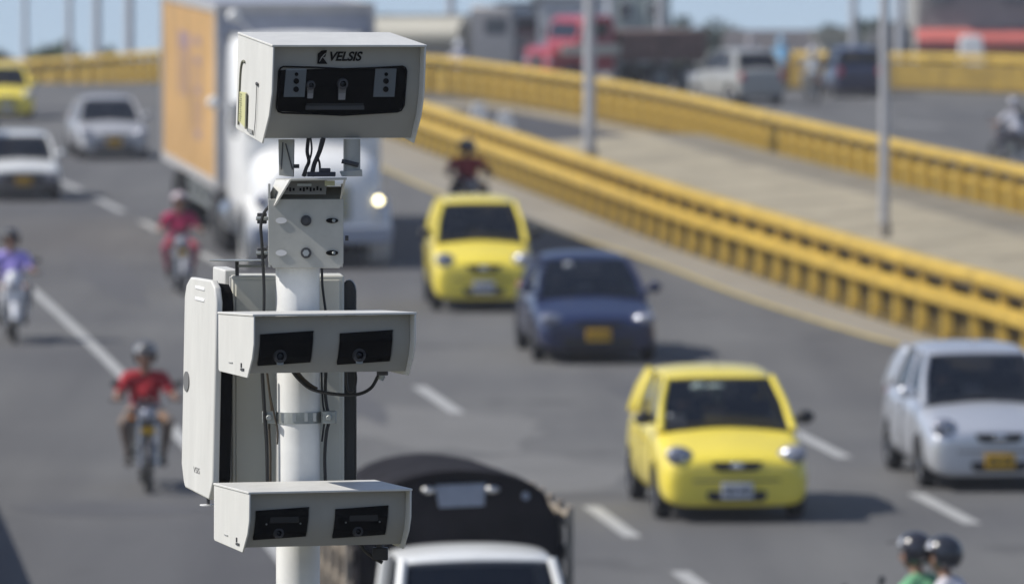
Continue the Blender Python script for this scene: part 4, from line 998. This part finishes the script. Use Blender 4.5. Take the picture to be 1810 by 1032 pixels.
# flat antenna plate and its stem
ap = thing('plate_antenna', 'thin flat antenna plate on a short stem above the radar panel', 'antenna', W(419, 460, 24.05))
MB().lathe((0,0,0),(0,0,1),[(.001,-.003),(.098,-.002),(.1,.001),(.001,.003)],32).build('plate', M_galv, ap)
MB().cyl((0,0,0),(0,0,-.055),.007,10).build('stem', M_blk, ap)
MB().tube([(.0,0,-.02),(.06,-.03,-.02),(.1,-.05,-.02)],.005,6).build('arm', M_galv, ap)
# bracket between mast and head
br = thing('mounting_bracket', 'grey bolted bracket plate joining the mast to the large camera head', 'bracket', W(541, 410, 23.88))
BM = Matrix.Translation(-br.location)
def q3(px, py, Y): return W(px, py, Y)
def slab(pts, Y, d, root, M, name, m, **k): return MB(M).prism([q3(x,y,Y) for x,y in pts],(0,0,0),(0,d,0)).build(name, m, root, **k)
slab([(474,352),(607,352),(607,466),(600,474),(483,474),(474,462)], 23.87, .008, br, BM, 'face_plate', M_brk, bevel=.0015)
for px in (474, 606): MB(BM).prism([q3(px,325,23.872),q3(px,472,23.872),q3(px,472,24.02),q3(px,325,24.02)],(0,0,0),(.008 if px<500 else -.006,0,0)).build('side_flange', M_brk, br)
MB(BM).prism([q3(513,316,23.79),q3(613,314,23.79),q3(613,314,24.05),q3(487,316,24.05)],(0,0,0),(0,0,-.008)).build('top_plate', M_brk, br, bevel=.0015)
MB(BM).prism([q3(512,318,23.78),q3(484,364,23.866),q3(476,346,24.0),q3(487,318,24.04)],(0,0,0),(.007,0,0)).build('gusset', M_cream, br)
MB(BM).prism([q3(611,318,23.79),q3(604,352,23.869),q3(604,352,24.02),q3(611,318,24.05)],(0,0,0),(-.007,0,0)).build('gusset', M_brk, br)
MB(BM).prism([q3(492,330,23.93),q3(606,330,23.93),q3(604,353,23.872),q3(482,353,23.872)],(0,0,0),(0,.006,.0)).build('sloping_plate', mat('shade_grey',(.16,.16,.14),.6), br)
tp = MB(BM).prism([q3(504,319,23.85),q3(578,319,23.85),q3(576,344,23.85),q3(499,344,23.85)],(0,0,0),(0,.012,0)).build('terminal_strip', mat('strip_grey',(.13,.13,.12),.5), br)
mk = MB(BM)
for k in range(11):
    if k in (3,): continue
    mk.box(q3(507+k*6, 334+ (1 if k%3 else -1), 23.848),(.007,.003,.014 if k%2 else .010))
mk.build('terminal', M_inner, tp, smooth=False)
MB(BM).box(q3(538,327,23.846),(.05,.004,.008)).build('terminal_bar', M_galv, tp)
MB(BM).box(q3(583,324,23.84),(.035,.02,.018)).build('yellow_tag', mat('tag_yellow',(.4,.4,.25),.5), tp)
for py in (390, 447):
    m_ = MB(BM); m_.prism([q3(497+10*math.cos(a)*1.0, py+5.5*math.sin(a), 23.868) for a in [R(20*k) for k in range(18)]],(0,0,0),(0,-.0025,0)); m_.build('slot_hole', mat('hole_light',(.62,.61,.60),.5), br)
    m_ = MB(BM); m_.prism([q3(587+11*math.cos(a), py+4.5*math.sin(a), 23.868) for a in [R(20*k) for k in range(18)]],(0,0,0),(0,-.0025,0)); m_.build('slot_hole', M_inner, br)
    MB(BM).cyl(q3(589,py,23.866),q3(591,py,23.862),.006,8).build('bolt_end', M_galv, br)
    c_ = q3(541,py,23.87); bo = MB(BM).cyl(c_, c_+Vector((0,-.006,0)), .019, 20).build('washer', M_dark, br); MB(BM).cyl(c_+Vector((0,-.005,0)), c_+Vector((0,-.017,0)), .012, 6).build('bolt_head', M_steel if py > 400 else M_dark, bo)
for py in (386, 447):
    c_ = q3(463,py,23.93); MB(BM).box(c_,(.034,.03,.038)).build('clamp', M_dark, br, bevel=.003); MB(BM).cyl(c_+Vector((-.02,-.017,0)), c_+Vector((.03,-.017,0)), .007, 8).build('clamp_bolt', M_galv, br)
MB(BM).cyl(q3(610,421,23.9),q3(616,421,23.9),.009,8).build('side_bolt', M_dark, br)
# uprights carrying the head
MB(BM).prism([q3(492,247,23.93),q3(520,247,23.93),q3(519,313,23.93),q3(493,310,23.93)],(0,0,0),(0,.05,0)).build('upright', M_brk, br, bevel=.002)
MB(BM).tube([q3(500,252,23.927),q3(497,300,23.927)],.0022,5).tube([q3(505,254,23.927),q3(517,300,23.927)],.0022,5).build('upright_rib', M_dark, br)
MB(BM).box(q3(524,294,23.93),(.02,.015,.014)).build('upright_bolt', M_blk, br)
MB(BM).cyl(q3(622,246,23.95),q3(622,306,23.95),.030,20).build('upright', M_brk, br)
MB(BM).prism([q3(600,303,23.9),q3(639,300,23.9),q3(640,312,23.9),q3(604,312,23.9)],(0,0,0),(0,.08,0)).build('upright_foot', M_brk, br, bevel=.002)
MB(BM).cyl(q3(604,285,23.915),q3(634,292,23.915),.008,8).build('upright_bolt', M_dark, br)
# cables
def cable(label, pts, r, Y=23.9, m=None, n=6):
    P = [W(x, y, Y + (d[0] if d else 0)) for x, y, *d in pts]
    o = MB(Matrix.Translation(-P[0])).tube(spline(P, n), r, 8).build('cable', m or M_cable); o.location = P[0]
    return tag(o, label, 'cable', None)
cable('black cable dropping from the lettered head, left one of the pair', [(545,244),(543,268),(546,285),(541,298),(536,312)], .0065, 23.92)
cable('thin cable looped beside the left cable under the lettered head', [(549,244),(551,262),(549,277),(543,292),(540,312)], .0035, 23.90)
cable('thick black cable slanting down to the bracket top under the head', [(572,244),(567,262),(562,275),(555,292),(551,312)], .0080, 23.91)
cable('thin black cable on the right of the thick slanting one', [(568,246),(562,275),(565,290),(566,312)], .0040, 23.93)
cn_ = thing('connector_block', 'dark cable connector block lying on the bracket top plate', 'connector', W(568, 308, 23.9))
MB().box((0,0,0),(.10,.05,.016)).build('base', mat('connector_dark',(.04,.04,.05),.5), cn_, bevel=.003); MB().box((.012,0,.014),(.04,.04,.014)).build('plug', mat('connector_dark',(.04,.04,.05),.5), cn_, bevel=.003)
cable('black cable running down the left side of the bracket past the cabinet', [(478,362),(466,378),(461,400),(463,430),(465,470),(467,520),(466,570)], .0055, 23.90)
cable('black cable left of the mast between the two sensor boxes', [(463,650),(466,700),(468,735),(470,760),(472,800),(473,870)], .0065, 23.95)
cable('brown cable left of the mast between the two sensor boxes', [(471,650),(476,690),(480,725),(476,750),(478,800),(478,870)], .004, 23.97, M_brown)
cable('slack thin cable hanging over the strap left of the mast', [(478,700),(486,738),(491,762),(490,785)], .003, 23.88, M_brown)
cable('black cable entering behind the right of the mast below the bracket', [(569,472),(570,505),(575,545),(580,575)], .0045, 24.05)
cable('black cable right of the mast between the sensor boxes', [(577,640),(575,690),(578,720),(583,738),(577,765),(574,810),(576,870)], .006, 23.98)
cable('second black cable right of the mast near the strap', [(568,640),(569,680),(571,715),(574,735),(569,780)], .0035, 24.0)
cable('heavy black cable hanging in a loop under the upper sensor box', [(512,650),(530,672),(552,688),(590,696),(630,697),(655,686),(668,665),(676,650)], .0060, 23.86)
cable('thick braided cable starting the loop under the upper sensor box', [(518,648),(532,668),(548,682),(560,689)], .0095, 23.87, M_brown)
cable('small upright loop of cable beside the black antenna', [(613,650),(612,672),(616,690),(624,690),(629,672),(627,650)], .0050, 23.9)
pl_ = thing('cable_plug', 'grey cable plug under the right end of the upper sensor box', 'connector', W(676, 660, 23.86))
MB().box((0,0,.004),(.04,.03,.02)).build('plug', M_dark, pl_, bevel=.003); MB().cyl((0,0,-.005),(-.008,0,-.022),.012,12).build('gland', M_galv, pl_)
cable('black cable leaving the underside of the lowest sensor box', [(633,955),(645,972),(660,984),(676,994)], .0065, 23.86)
pl2 = thing('cable_plug', 'black cable plug under the lowest sensor box beside the truck roof', 'connector', W(672, 978, 23.87))
MB().box((0,0,0),(.055,.04,.045)).build('plug', M_blk, pl2, bevel=.004); MB().cyl((0,0,.02),(0,0,.045),.014,12).build('gland', M_dark, pl2)
# ---------------------------------------------------------------- street lamps
M_lpole = mat('lamp_pole', (.47, .47, .48), .5, .3, var=.1, vs=2)
def lamp(px, Y, wpx, label, zb=None, h=11, arm=1):
    s = F / Y; X = (px - 905) / s; r = wpx / s / 2 * .88; z = hz(Y) if zb is None else zb
    root = thing('street_lamp', label, 'lamp post', (X, Y, z), group='street lamp posts')
    MB().tube([(0,0,0),(0,0,h*.5),(0,0,h)], [r*1.15, r, r*.65], 14).build('pole', M_lpole, root)
    MB().cyl((0,0,0),(0,0,.35),r*1.5,14).build('base', M_conc, root)
    MB().tube([(0,0,h-.1),(arm*.6,0,h+.35),(arm*1.7,0,h+.5)],[r*.5,r*.4,r*.35],8).build('arm', M_lpole, root)
    l_ = MB().box((arm*2.0,0,h+.5),(.7,.26,.12)).build('lamp_head', M_galv, root, bevel=.03)
    MB().box((arm*2.0,0,h+.43),(.45,.2,.03)).build('lens', M_lamp, l_)
    return root
lamp(1563, 127.5, 19, 'grey lamp post standing in the median at right, nearest of all lamp posts')
lamp(1042, 161, 22, 'grey lamp post standing in the median right of the red dump truck cab')
lamp(1078, 222, 16, 'pale lamp post just behind the red dump truck cab', h=10)
lamp(1168, 240, 15, 'pale lamp post behind the dump truck bed', h=10)
lamp(1590, 232, 17, 'lamp post beyond the far barrier, right of the median lamp post', h=10)
lamp(1508, 245, 14, 'pale lamp post left of the dark blue vehicle roof', h=10)
lamp(797, 250, 15, 'pale lamp post above the rider in a white shirt', h=10)
lamp(45, 262, 10, 'lamp post against the sky, leftmost of four at top left', h=10)
lamp(123, 268, 12, 'lamp post against the sky, second from left at top left', h=10)
lamp(172, 263, 15, 'darker lamp post against the sky, third from left at top left', h=10)
lamp(229, 266, 17, 'thick lamp post against the sky, nearest the orange lorry box', h=10)

# ---------------------------------------------------------------- traffic on the far carriageway
P_greyp = paint('stone_grey', (.33, .33, .31)); P_cream = paint('cream', (.55, .52, .42)); P_redt = paint('truck_red', (.34, .02, .03)); M_rust = mat('rusty_brown', (.17, .10, .085), .85, var=.35, vs=1.5)
pk = hatchback('grey estate car seen from behind, first vehicle left on the far carriageway', 'car', P_greyp, None, det=hatch_details(fog=False))
place(pk, gp(1262, 188) + Vector((.0, 3.4, .08)), R(13), away=True); pk.scale = (1.04, 1.0, 1.12)
dt = thing('dump_truck', 'red cabbed dump truck with brown tipper bed, crossing at top centre', 'truck')
def D_(name, mb, m, parent=None, **k): return mb.build(name, m, parent or dt, **k)
rings = []
for y, hw, z0, z1 in ((0,.7,.7,1.3),(.08,.85,.6,1.5),(.9,.95,.6,1.62)):
    rings.append([(x,y,z) for x,z in ((-hw,z0),(hw,z0),(hw,z1-.15),(hw*.8,z1),(-hw*.8,z1),(-hw,z1-.15))])
D_('bonnet', MB().loft(rings), P_redt, bevel=.04)
D_('cab', MB().loft([[(x,y,z) for x,z in ((-1.0,.7),(1.0,.7),(1.0,z1-.15),(.9,z1),(-.9,z1),(-1.0,z1-.15))] for y,z1 in ((.9,1.75),(1.1,2.45),(1.3,2.55),(2.15,2.55),(2.25,2.5))]), P_redt, bevel=.04)
D_('windscreen', MB().box((0,1.0,2.05),(1.7,.04,.55),Matrix.Rotation(R(-16),3,'X')), M_gin, bevel=.02)
for sg in (-1,1):
    D_('side_window', MB().box((sg*1.005,1.65,2.1),(.02,.7,.5)), M_gin, bevel=.01); D_('headlight', MB().ball((sg*.72,.03,1.0),(.13,.06,.13),14,8), M_lamp)
    D_('side_mirror', MB().box((sg*1.2,1.0,2.0),(.14,.05,.4)), M_blk, bevel=.02)
D_('bumper', MB().box((0,-.05,.62),(2.0,.15,.2)), P_cream, bevel=.03)
D_('cross_beam', MB().box((1.06,1.35,1.42),(.05,2.1,.34)), P_cream, bevel=.01)
D_('grille', MB().box((0,-.01,1.05),(.8,.04,.4)), M_dark)
bd = D_('tipper_bed', MB().loft([[(x,y,z) for x,z in ((-1.05,1.0),(1.05,1.0),(1.2,z1),(-1.2,z1))] for y,z1 in ((2.4,1.95),(5.5,1.95))]), M_rust, bevel=.02)
for k in range(5):
    for sg in (-1,1): D_('bed_rib', MB().box((sg*1.16,2.6+.68*k,1.5),(.08,.1,.9)), M_rust, bd)
D_('bed_rim', MB().box((0,3.95,1.98),(2.5,3.2,.08)), mat('rim_brown',(.2,.13,.11),.8), bd)
D_('chassis', MB().box((0,3.0,.75),(.8,5.0,.2)), M_dark)
for y in (.75, 3.9, 4.9):
    for sg in (-1,1): wheel(dt, (sg*.9,y,.46), .46, .3, M_galv, bus=True)
place(dt, gp(948, 163), R(-72)); dt.scale = (1,1,.93)
# tank lorry farther off
tk = thing('tank_lorry', 'dark grey tank lorry far off at top centre, behind the rider in white', 'truck')
D2 = lambda name, mb, m, parent=None, **k: mb.build(name, m, parent or tk, **k)
M_dgrey = paint('dark_grey', (.12, .12, .125))
D2('cab', MB().loft([[(x,y,z) for x,z in ((-1.1,.6),(1.1,.6),(1.1,z1-.2),(1.0,z1),(-1.0,z1),(-1.1,z1-.2))] for y,z1 in ((0,2.3),(.1,2.9),(1.6,3.0),(1.7,2.9))]), M_dgrey, bevel=.05)
D2('windscreen', MB().box((0,-.0,2.2),(1.9,.06,.7)), M_gin, bevel=.02)
for sg in (-1,1): D2('side_window', MB().box((sg*1.11,.7,2.2),(.03,.8,.6)), M_gin); D2('headlight', MB().ball((sg*.8,-.02,.95),(.14,.06,.12),12,8), M_lamp)
tn = D2('tank', MB().loft([[(1.1*math.cos(a)*k,y,1.85+.75*math.sin(a)*k) for a in [R(22.5*i) for i in range(16)]] for y,k in ((2.0,.8),(2.15,1),(6.4,1),(6.55,.8))]), mat('tank_cream', (.42,.40,.33), .5, var=.1))
D2('walkway', MB().box((0,4.3,2.62),(.5,4,.06)), M_dgrey, tn)
D2('chassis', MB().box((0,3.4,.85),(.9,6.4,.3)), M_dark)
D2('side_skirt', MB().box((0,4.2,1.0),(2.1,4.2,.5)), M_dgrey)
for y in (1.0,4.6,5.7):
    for sg in (-1,1): wheel(tk, (sg*.92,y,.5), .5, .3, M_galv, bus=True)
tk.location = (( 930-905)/ (F/238), 238, hz(238)); tk.rotation_euler = (0,0,R(68)); tk.scale = (1,1,.92)
# dark blue high vehicle and riders ahead of it
van = car('boxy', None, 1.4, 1.62, dict(cowl=(.85,.71,.98), roof=(1.40,.66,1.3,3.75), rear=(.92,.74,3.85), pil=(.4,.78)), 'dark blue high sided vehicle seen from behind, left of the median lamp post', 'car', P_blue, (.78, 3.1), .29, None, boxy_details)
place(van, gp(1503, 174) + Vector((.0,4.0,.05)), R(-6), away=True); van.scale = (.93, .9, 1.12)
def far_rider(px, py, lb1, lb2, shirt, tr, hel, mc=(.03,.03,.035), away=True, extra=0):
    rider(gp(px,py), lb1, mc, lb2, 'ride', shirt, tr, hel, away=away, extra=extra)
far_rider(1435, 182, 'silver motorcycle directly left of the dark blue high vehicle', 'motorcyclist in a pale grey jacket directly left of the dark blue vehicle', (.38,.40,.42), (.2,.21,.22), (.5,.5,.52), (.35,.36,.38))
far_rider(1380, 156, 'motorcycle under the rider in light blue on the far carriageway', 'motorcyclist in a light blue shirt on the far carriageway', (.22,.48,.72), (.05,.07,.2), (.3,.5,.68))
far_rider(1326, 158, 'motorcycle between the grey estate car and the light blue rider', 'motorcyclist in a pinkish white shirt right of the grey estate car', (.52,.46,.48), (.12,.1,.13), (.4,.38,.4))
far_rider(810, 168, 'motorcycle hidden behind the far barrier at top centre', 'motorcyclist in a white shirt above the far barrier, right of the big camera head', (.62,.63,.72), (.3,.3,.5), (.66,.68,.72), (.5,.5,.6), extra=R(20))
far_rider(1790, 298, 'dark motorcycle at the right edge on the far carriageway', 'motorcyclist in a white shirt with black bag at the right edge, seen from behind', (.55,.55,.60), (.04,.04,.06), (.3,.3,.33), extra=R(20))
bgp = thing('backpack', 'black backpack worn by the rider at the right edge of the far carriageway', 'bag', gp(1794, 298) + Vector((.12,-.12,1.12)), (0,0,R(25)))
MB().loft([[(x*w_,y*d_,z) for x,y in ((-1,-.7),(-.7,-1),(.7,-1),(1,-.7),(1,.8),(-1,.8))] for z,w_,d_ in ((-.28,.13,.07),(-.24,.17,.1),(.05,.17,.11),(.2,.13,.08),(.24,.07,.04))]).build('pack', M_blk, bgp, sub=1)
MB().box((0,-.11,-.12),(.2,.04,.16)).build('pocket', M_dark, bgp, bevel=.02)
# two white concrete blocks on the dark median patch
for px, py, lb_ in ((846, 214, 'white concrete block in the dark median gap, left one of two'), (893, 232, 'white concrete block in the dark median gap, right one of two')):
    p = gp(px, py); bk = MB().prism([(x,-.25,z) for x,z in ((-.3,0),(.3,0),(.26,.12),(.14,.5),(-.14,.5),(-.26,.12))],(0,0,0),(0,.5,0)).build('concrete_block', M_white, bevel=.02)
    bk.location = p; tag(bk, lb_, 'block', 'white median blocks')

# ---------------------------------------------------------------- buildings at upper right
def pxz(px, py, Y): q = W(px, py, Y); return q
M_wall = mat('old_wall', (.27, .265, .25), .9, var=.18, vs=.7); M_roofd = mat('dark_roof', (.035, .03, .03), .8, var=.3, vs=1); M_awn = mat('awning_red', (.52, .13, .11), .7, var=.12, vs=1)
M_org = mat('shop_orange', (.50, .26, .06), .7, var=.2, vs=.8); M_open = mat('shop_dark', (.03, .03, .032), .8, var=.3); M_ycol = mat('shop_yellow', (.5, .38, .12), .7, var=.15)
YB = 262; gz = hz(YB) + .5
shop = thing('shop_building', 'grey shop building with a red awning and orange front, top right', 'building', (20, YB, gz))
def B_(name, mb, m, parent=None, **k): return mb.build(name, m, parent or shop, **k)
xL = (1622-905)/(F/YB) - 20; 
B_('wall', MB().box((xL+9, 4, 2.6),(18, 8, 5.2)), M_wall)
rf = B_('roof', MB().prism([(xL-.6,-.8,3.05+1.8),(xL-.6,8.8,4.85),(xL-.6,4,6.6)],(0,0,0),(19.2,0,0)), M_roofd)
aw = B_('awning', MB().prism([(xL-.1,-.02,2.15),(xL-.1,-1.3,1.72),(xL-.1,-1.3,1.42),(xL-.1,-1.26,1.42),(xL-.1,-1.26,1.68),(xL-.1,-.02,2.08)],(0,0,0),(17.5,0,0)), M_awn)
for k in range(6):
    x = xL + .9 + 2.9*k
    if k % 2 == 0: B_('shop_opening', MB().box((x,-.02,.75),(1.9,.08,1.45)), M_open)
    else: B_('shop_front', MB().box((x,-.03,.75),(2.4,.1,1.5)), M_org, bevel=.02)
    B_('column', MB().box((x+1.35,-1.15,.75),(.22,.22,1.5)), M_ycol, bevel=.01)
    wo = B_('window', MB().box((x,-.03,3.4),(1.1,.08,.9)), M_wall, bevel=.01); B_('pane', MB().box((x,-.08,3.4),(.95,.02,.75)), mat('dusty_pane',(.14,.15,.15),.3), wo)
an = thing('dark_shed', 'dark open shed between the far lamp post and the shop building', 'building', ((1612-905)/(F/266), 266, hz(266)))
MB().box((0,2,1.1),(2.6,4,2.2)).build('wall', M_open, an); MB().prism([(-1.5,-.4,2.2),(-1.5,4.4,2.2),(-1.5,4.4,2.5),(-1.5,-.4,2.9)],(0,0,0),(3,0,0)).build('roof', mat('shed_roof',(.13,.13,.14),.7), an); MB().box((0,-.03,.9),(1.8,.06,1.6)).build('door', mat('shed_door',(.06,.065,.07),.6), an)
mk_ = thing('white_marker', 'tapered white concrete marker standing before the red awning', 'bollard', ((1716-905)/(F/236), 236, hz(236)))
MB().loft([[(x*w_,y*w_,z) for x,y in ((-1,-.6),(1,-.6),(1,.6),(-1,.6))] for z,w_ in ((0,.52),(.1,.52),(.9,.44),(1.62,.36),(1.66,.30))]).build('shaft', M_white, mk_, bevel=.03); MB().box((0,0,.03),(1.3,.9,.08)).build('foot', M_conc, mk_)
hs = thing('long_house', 'low lilac walled house with a long brown roof, centre right on the horizon', 'building', ((1400-905)/(F/300), 300, 4.9))
MB().box((0,4,1.35),(5.0,8,2.7)).build('wall', mat('lilac_wall',(.27,.25,.28),.85,var=.15,vs=.5), hs)
MB().prism([(-2.7,-.6,2.65),(-2.3,4,3.75),(2.1,4,4.0),(2.8,-.6,2.65)],(0,0,0),(0,.001,0)).build('gable', mat('brown_roof',(.085,.078,.08),.85,var=.25,vs=.6), hs) if False else MB().prism([(-2.9,-.7,2.6),(-2.9,8.7,2.6),(-2.9,4,4.1)],(0,0,0),(5.8,0,0)).build('roof', mat('brown_roof',(.085,.078,.08),.85,var=.25,vs=.6), hs)
for k in range(3): wo = MB().box((-1.6+1.6*k,-.03,1.5),(.7,.06,.8)).build('window', M_white, hs); MB().box((-1.6+1.6*k,-.07,1.5),(.6,.02,.7)).build('pane', M_gin, wo)
gb = thing('green_building', 'pale green block rising behind the dump truck bed', 'building', ((1130-905)/(F/285), 285, 5.0))
MB().box((0,3,3.6),(2.6,6,7.2)).build('wall', mat('pale_green_wall',(.27,.32,.30),.85,var=.12,vs=.4), gb); MB().box((0,-.02,3.1),(2.62,.06,.7)).build('dark_band', mat('band_blue',(.11,.14,.16),.7), gb)
MB().box((0,3,7.25),(2.9,6.3,.15)).build('roof', M_dark, gb)
for k in range(2): wo = MB().box((-.6+1.2*k,-.04,4.7),(.6,.06,.8)).build('window', M_white, gb); MB().box((-.6+1.2*k,-.08,4.7),(.5,.02,.7)).build('pane', M_gin, wo)
gb2 = thing('grey_building', 'blurred grey building left of the red dump truck cab', 'building', ((915-905)/(F/290), 290, 5.0))
MB().box((0,3,2.5),(1.7,6,5.0)).build('wall', mat('mid_grey_wall',(.2,.2,.2),.85,var=.2,vs=.4), gb2); MB().box((0,3,5.05),(1.9,6.3,.12)).build('roof', M_dark, gb2); wo = MB().box((0,-.04,3.6),(.7,.06,.8)).build('window', M_white, gb2); MB().box((0,-.08,3.6),(.6,.02,.7)).build('pane', M_gin, wo)
wb = thing('white_building', 'whitish building behind the red dump truck cab', 'building', ((1005-905)/(F/310), 310, 5.0))
MB().box((0,3,2.75),(3.3,6,5.5)).build('wall', mat('whitish_wall',(.5,.5,.5),.85,var=.12,vs=.4), wb); MB().box((0,3,5.55),(3.5,6.3,.12)).build('roof', M_wall, wb); wo = MB().box((.4,-.04,3.6),(.7,.06,.8)).build('window', M_wall, wb); MB().box((.4,-.08,3.6),(.6,.02,.7)).build('pane', M_gin, wo)
yb_ = thing('kiosk', 'cream kiosk roof right above the dark blue vehicle', 'kiosk', ((1490-905)/(F/255), 255, hz(255)))
MB().box((0,1,1.0),(1.7,2,2.0)).build('wall', mat('kiosk_wall',(.5,.48,.4),.8,var=.1), yb_); MB().prism([(-1.1,-.3,2.0),(-1.1,2.3,2.0),(-1.1,2.3,2.12),(-1.1,-.3,2.25)],(0,0,0),(2.2,0,0)).build('roof', mat('kiosk_roof',(.3,.3,.24),.8), yb_); MB().box((0,-.03,1.2),(1.1,.06,.7)).build('hatch', M_open, yb_)

# ---------------------------------------------------------------- trees
def leafmat(name, c): return mat(name, c, .8, var=.45, vs=1.4)
LM = [leafmat('leaves_green', (.05, .085, .03)), leafmat('leaves_blue_green', (.05, .08, .06)), leafmat('leaves_olive', (.075, .09, .035))]
def tree(px, pytop, wpx, Y, label, lm, zb=-1.5, dens=1700, seed=1):
    rnd = random.Random(seed); s = F / Y; X = (px-905)/s; zt = CAMZ + (130-pytop)/s; Rw = wpx/s/2*1.35; Hc = min(Rw*1.9, (zt-zb)*.8); zc = zt - Hc/2
    root = thing('tree', label, 'tree', (X, Y, zb), group='trees on the horizon'); h = zt - zb
    t = MB(); t.tube([(0,0,0),(.1,0,(h-Hc)*.6),(0,.1,h-Hc*.7)],[.28,.22,.16],9)
    for k in range(7):
        a = rnd.uniform(0,6.28); t.tube([(0,.05,h-Hc*.95),(math.cos(a)*Rw*.35,math.sin(a)*Rw*.35,h-Hc*.6),(math.cos(a)*Rw*.75,math.sin(a)*Rw*.75,h-Hc*rnd.uniform(.2,.5))],[.1,.07,.03],6)
    t.build('trunk', M_bark, root)
    cl = []
    for k in range(34):
        a, e, r_ = rnd.uniform(0,6.28), rnd.uniform(-.5,1), rnd.uniform(.35,.92)
        cl.append((Vector((math.cos(a)*math.cos(e)*r_*Rw, math.sin(a)*math.cos(e)*r_*Rw, zc-zb+math.sin(e)*r_*Hc/2)), rnd.uniform(.18,.38)*Rw))
    m = MB(); vs = []; fs = []
    for c_, r_ in cl:
        for k in range(dens//34*3):
            d = Vector((rnd.gauss(0,1),rnd.gauss(0,1),rnd.gauss(0,1))).normalized() * r_ * rnd.uniform(.5,1.05); p = c_ + d; q = rnd.uniform(.09,.19)*max(1,Rw/2.2)
            u = Vector((rnd.gauss(0,1),rnd.gauss(0,1),rnd.gauss(0,1))).normalized(); v = u.cross(d).normalized() if u.cross(d).length > 1e-4 else Vector((1,0,0)); o = len(vs)
            vs += [p-u*q, p+v*q*.6, p+u*q, p-v*q*.6]; fs.append((o,o+1,o+2,o+3))
    m.add(vs, fs); m.build('crown', lm, root, smooth=False, fix=False); return root
tree(125, 76, 150, 300, 'broad dome shaped green tree on the horizon at top left', LM[0], seed=2)
tree(5, 90, 40, 310, 'small tree at the far left end of the horizon', LM[0], seed=3)
tree(195, 97, 70, 320, 'low tree right of the broad dome tree at top left', LM[2], seed=4)
tree(705, 30, 80, 320, 'green tree just right of the large camera head', LM[0], seed=5)
tree(660, 60, 60, 330, 'tree partly hidden behind the large camera head', LM[2], seed=15)
tree(1228, 26, 120, 340, 'bluish green tree right of the pale green building', LM[1], seed=6)
tree(1290, 48, 70, 350, 'smaller bluish tree left of the long brown roof', LM[1], seed=7)
tree(1470, 40, 70, 345, 'dark tree behind the right end of the long brown roof', LM[1], seed=8)
tree(1535, 28, 60, 350, 'dark tree between the two pale lamp posts at right', LM[1], seed=9)
tree(850, 50, 120, 360, 'tree behind the cream tank of the far lorry', LM[2], seed=10)
tree(770, 70, 70, 365, 'low tree behind the rider in a white shirt', LM[1], seed=16)
tree(1340, 66, 60, 360, 'low tree peeping over the left end of the brown roof', LM[2], seed=11)
tree(1180, 60, 60, 365, 'low tree beside the foot of the pale green building', LM[0], seed=12)
tree(1580, 30, 60, 300, 'dark tree left of the shop building', LM[1], seed=13)

# ---------------------------------------------------------------- thin haze over the whole scene
hm = bpy.data.materials.new('haze'); hm.use_nodes = True; hn = hm.node_tree; hn.nodes.remove(hn.nodes['Principled BSDF'])
pv = hn.nodes.new('ShaderNodeVolumePrincipled'); pv.inputs['Color'].default_value = (.93, .95, 1, 1); pv.inputs['Density'].default_value = .00038; pv.inputs['Anisotropy'].default_value = .2
hn.links.new(pv.outputs[0], hn.nodes['Material Output'].inputs['Volume'])
MB().box((0, 190, 11), (200, 480, 27)).build('haze', hm, smooth=False, kind='stuff')

tree(1255, 40, 110, 330, 'broad hazy tree just left of the brown roofed house', LM[1], seed=21)
tree(735, 48, 60, 318, 'dark green tree between the camera head and the tank lorry', LM[0], seed=22)
tree(90, 84, 90, 296, 'left shoulder tree beside the broad dome tree at top left', LM[0], seed=23)
tree(165, 84, 90, 296, 'right shoulder tree beside the broad dome tree at top left', LM[0], seed=24)
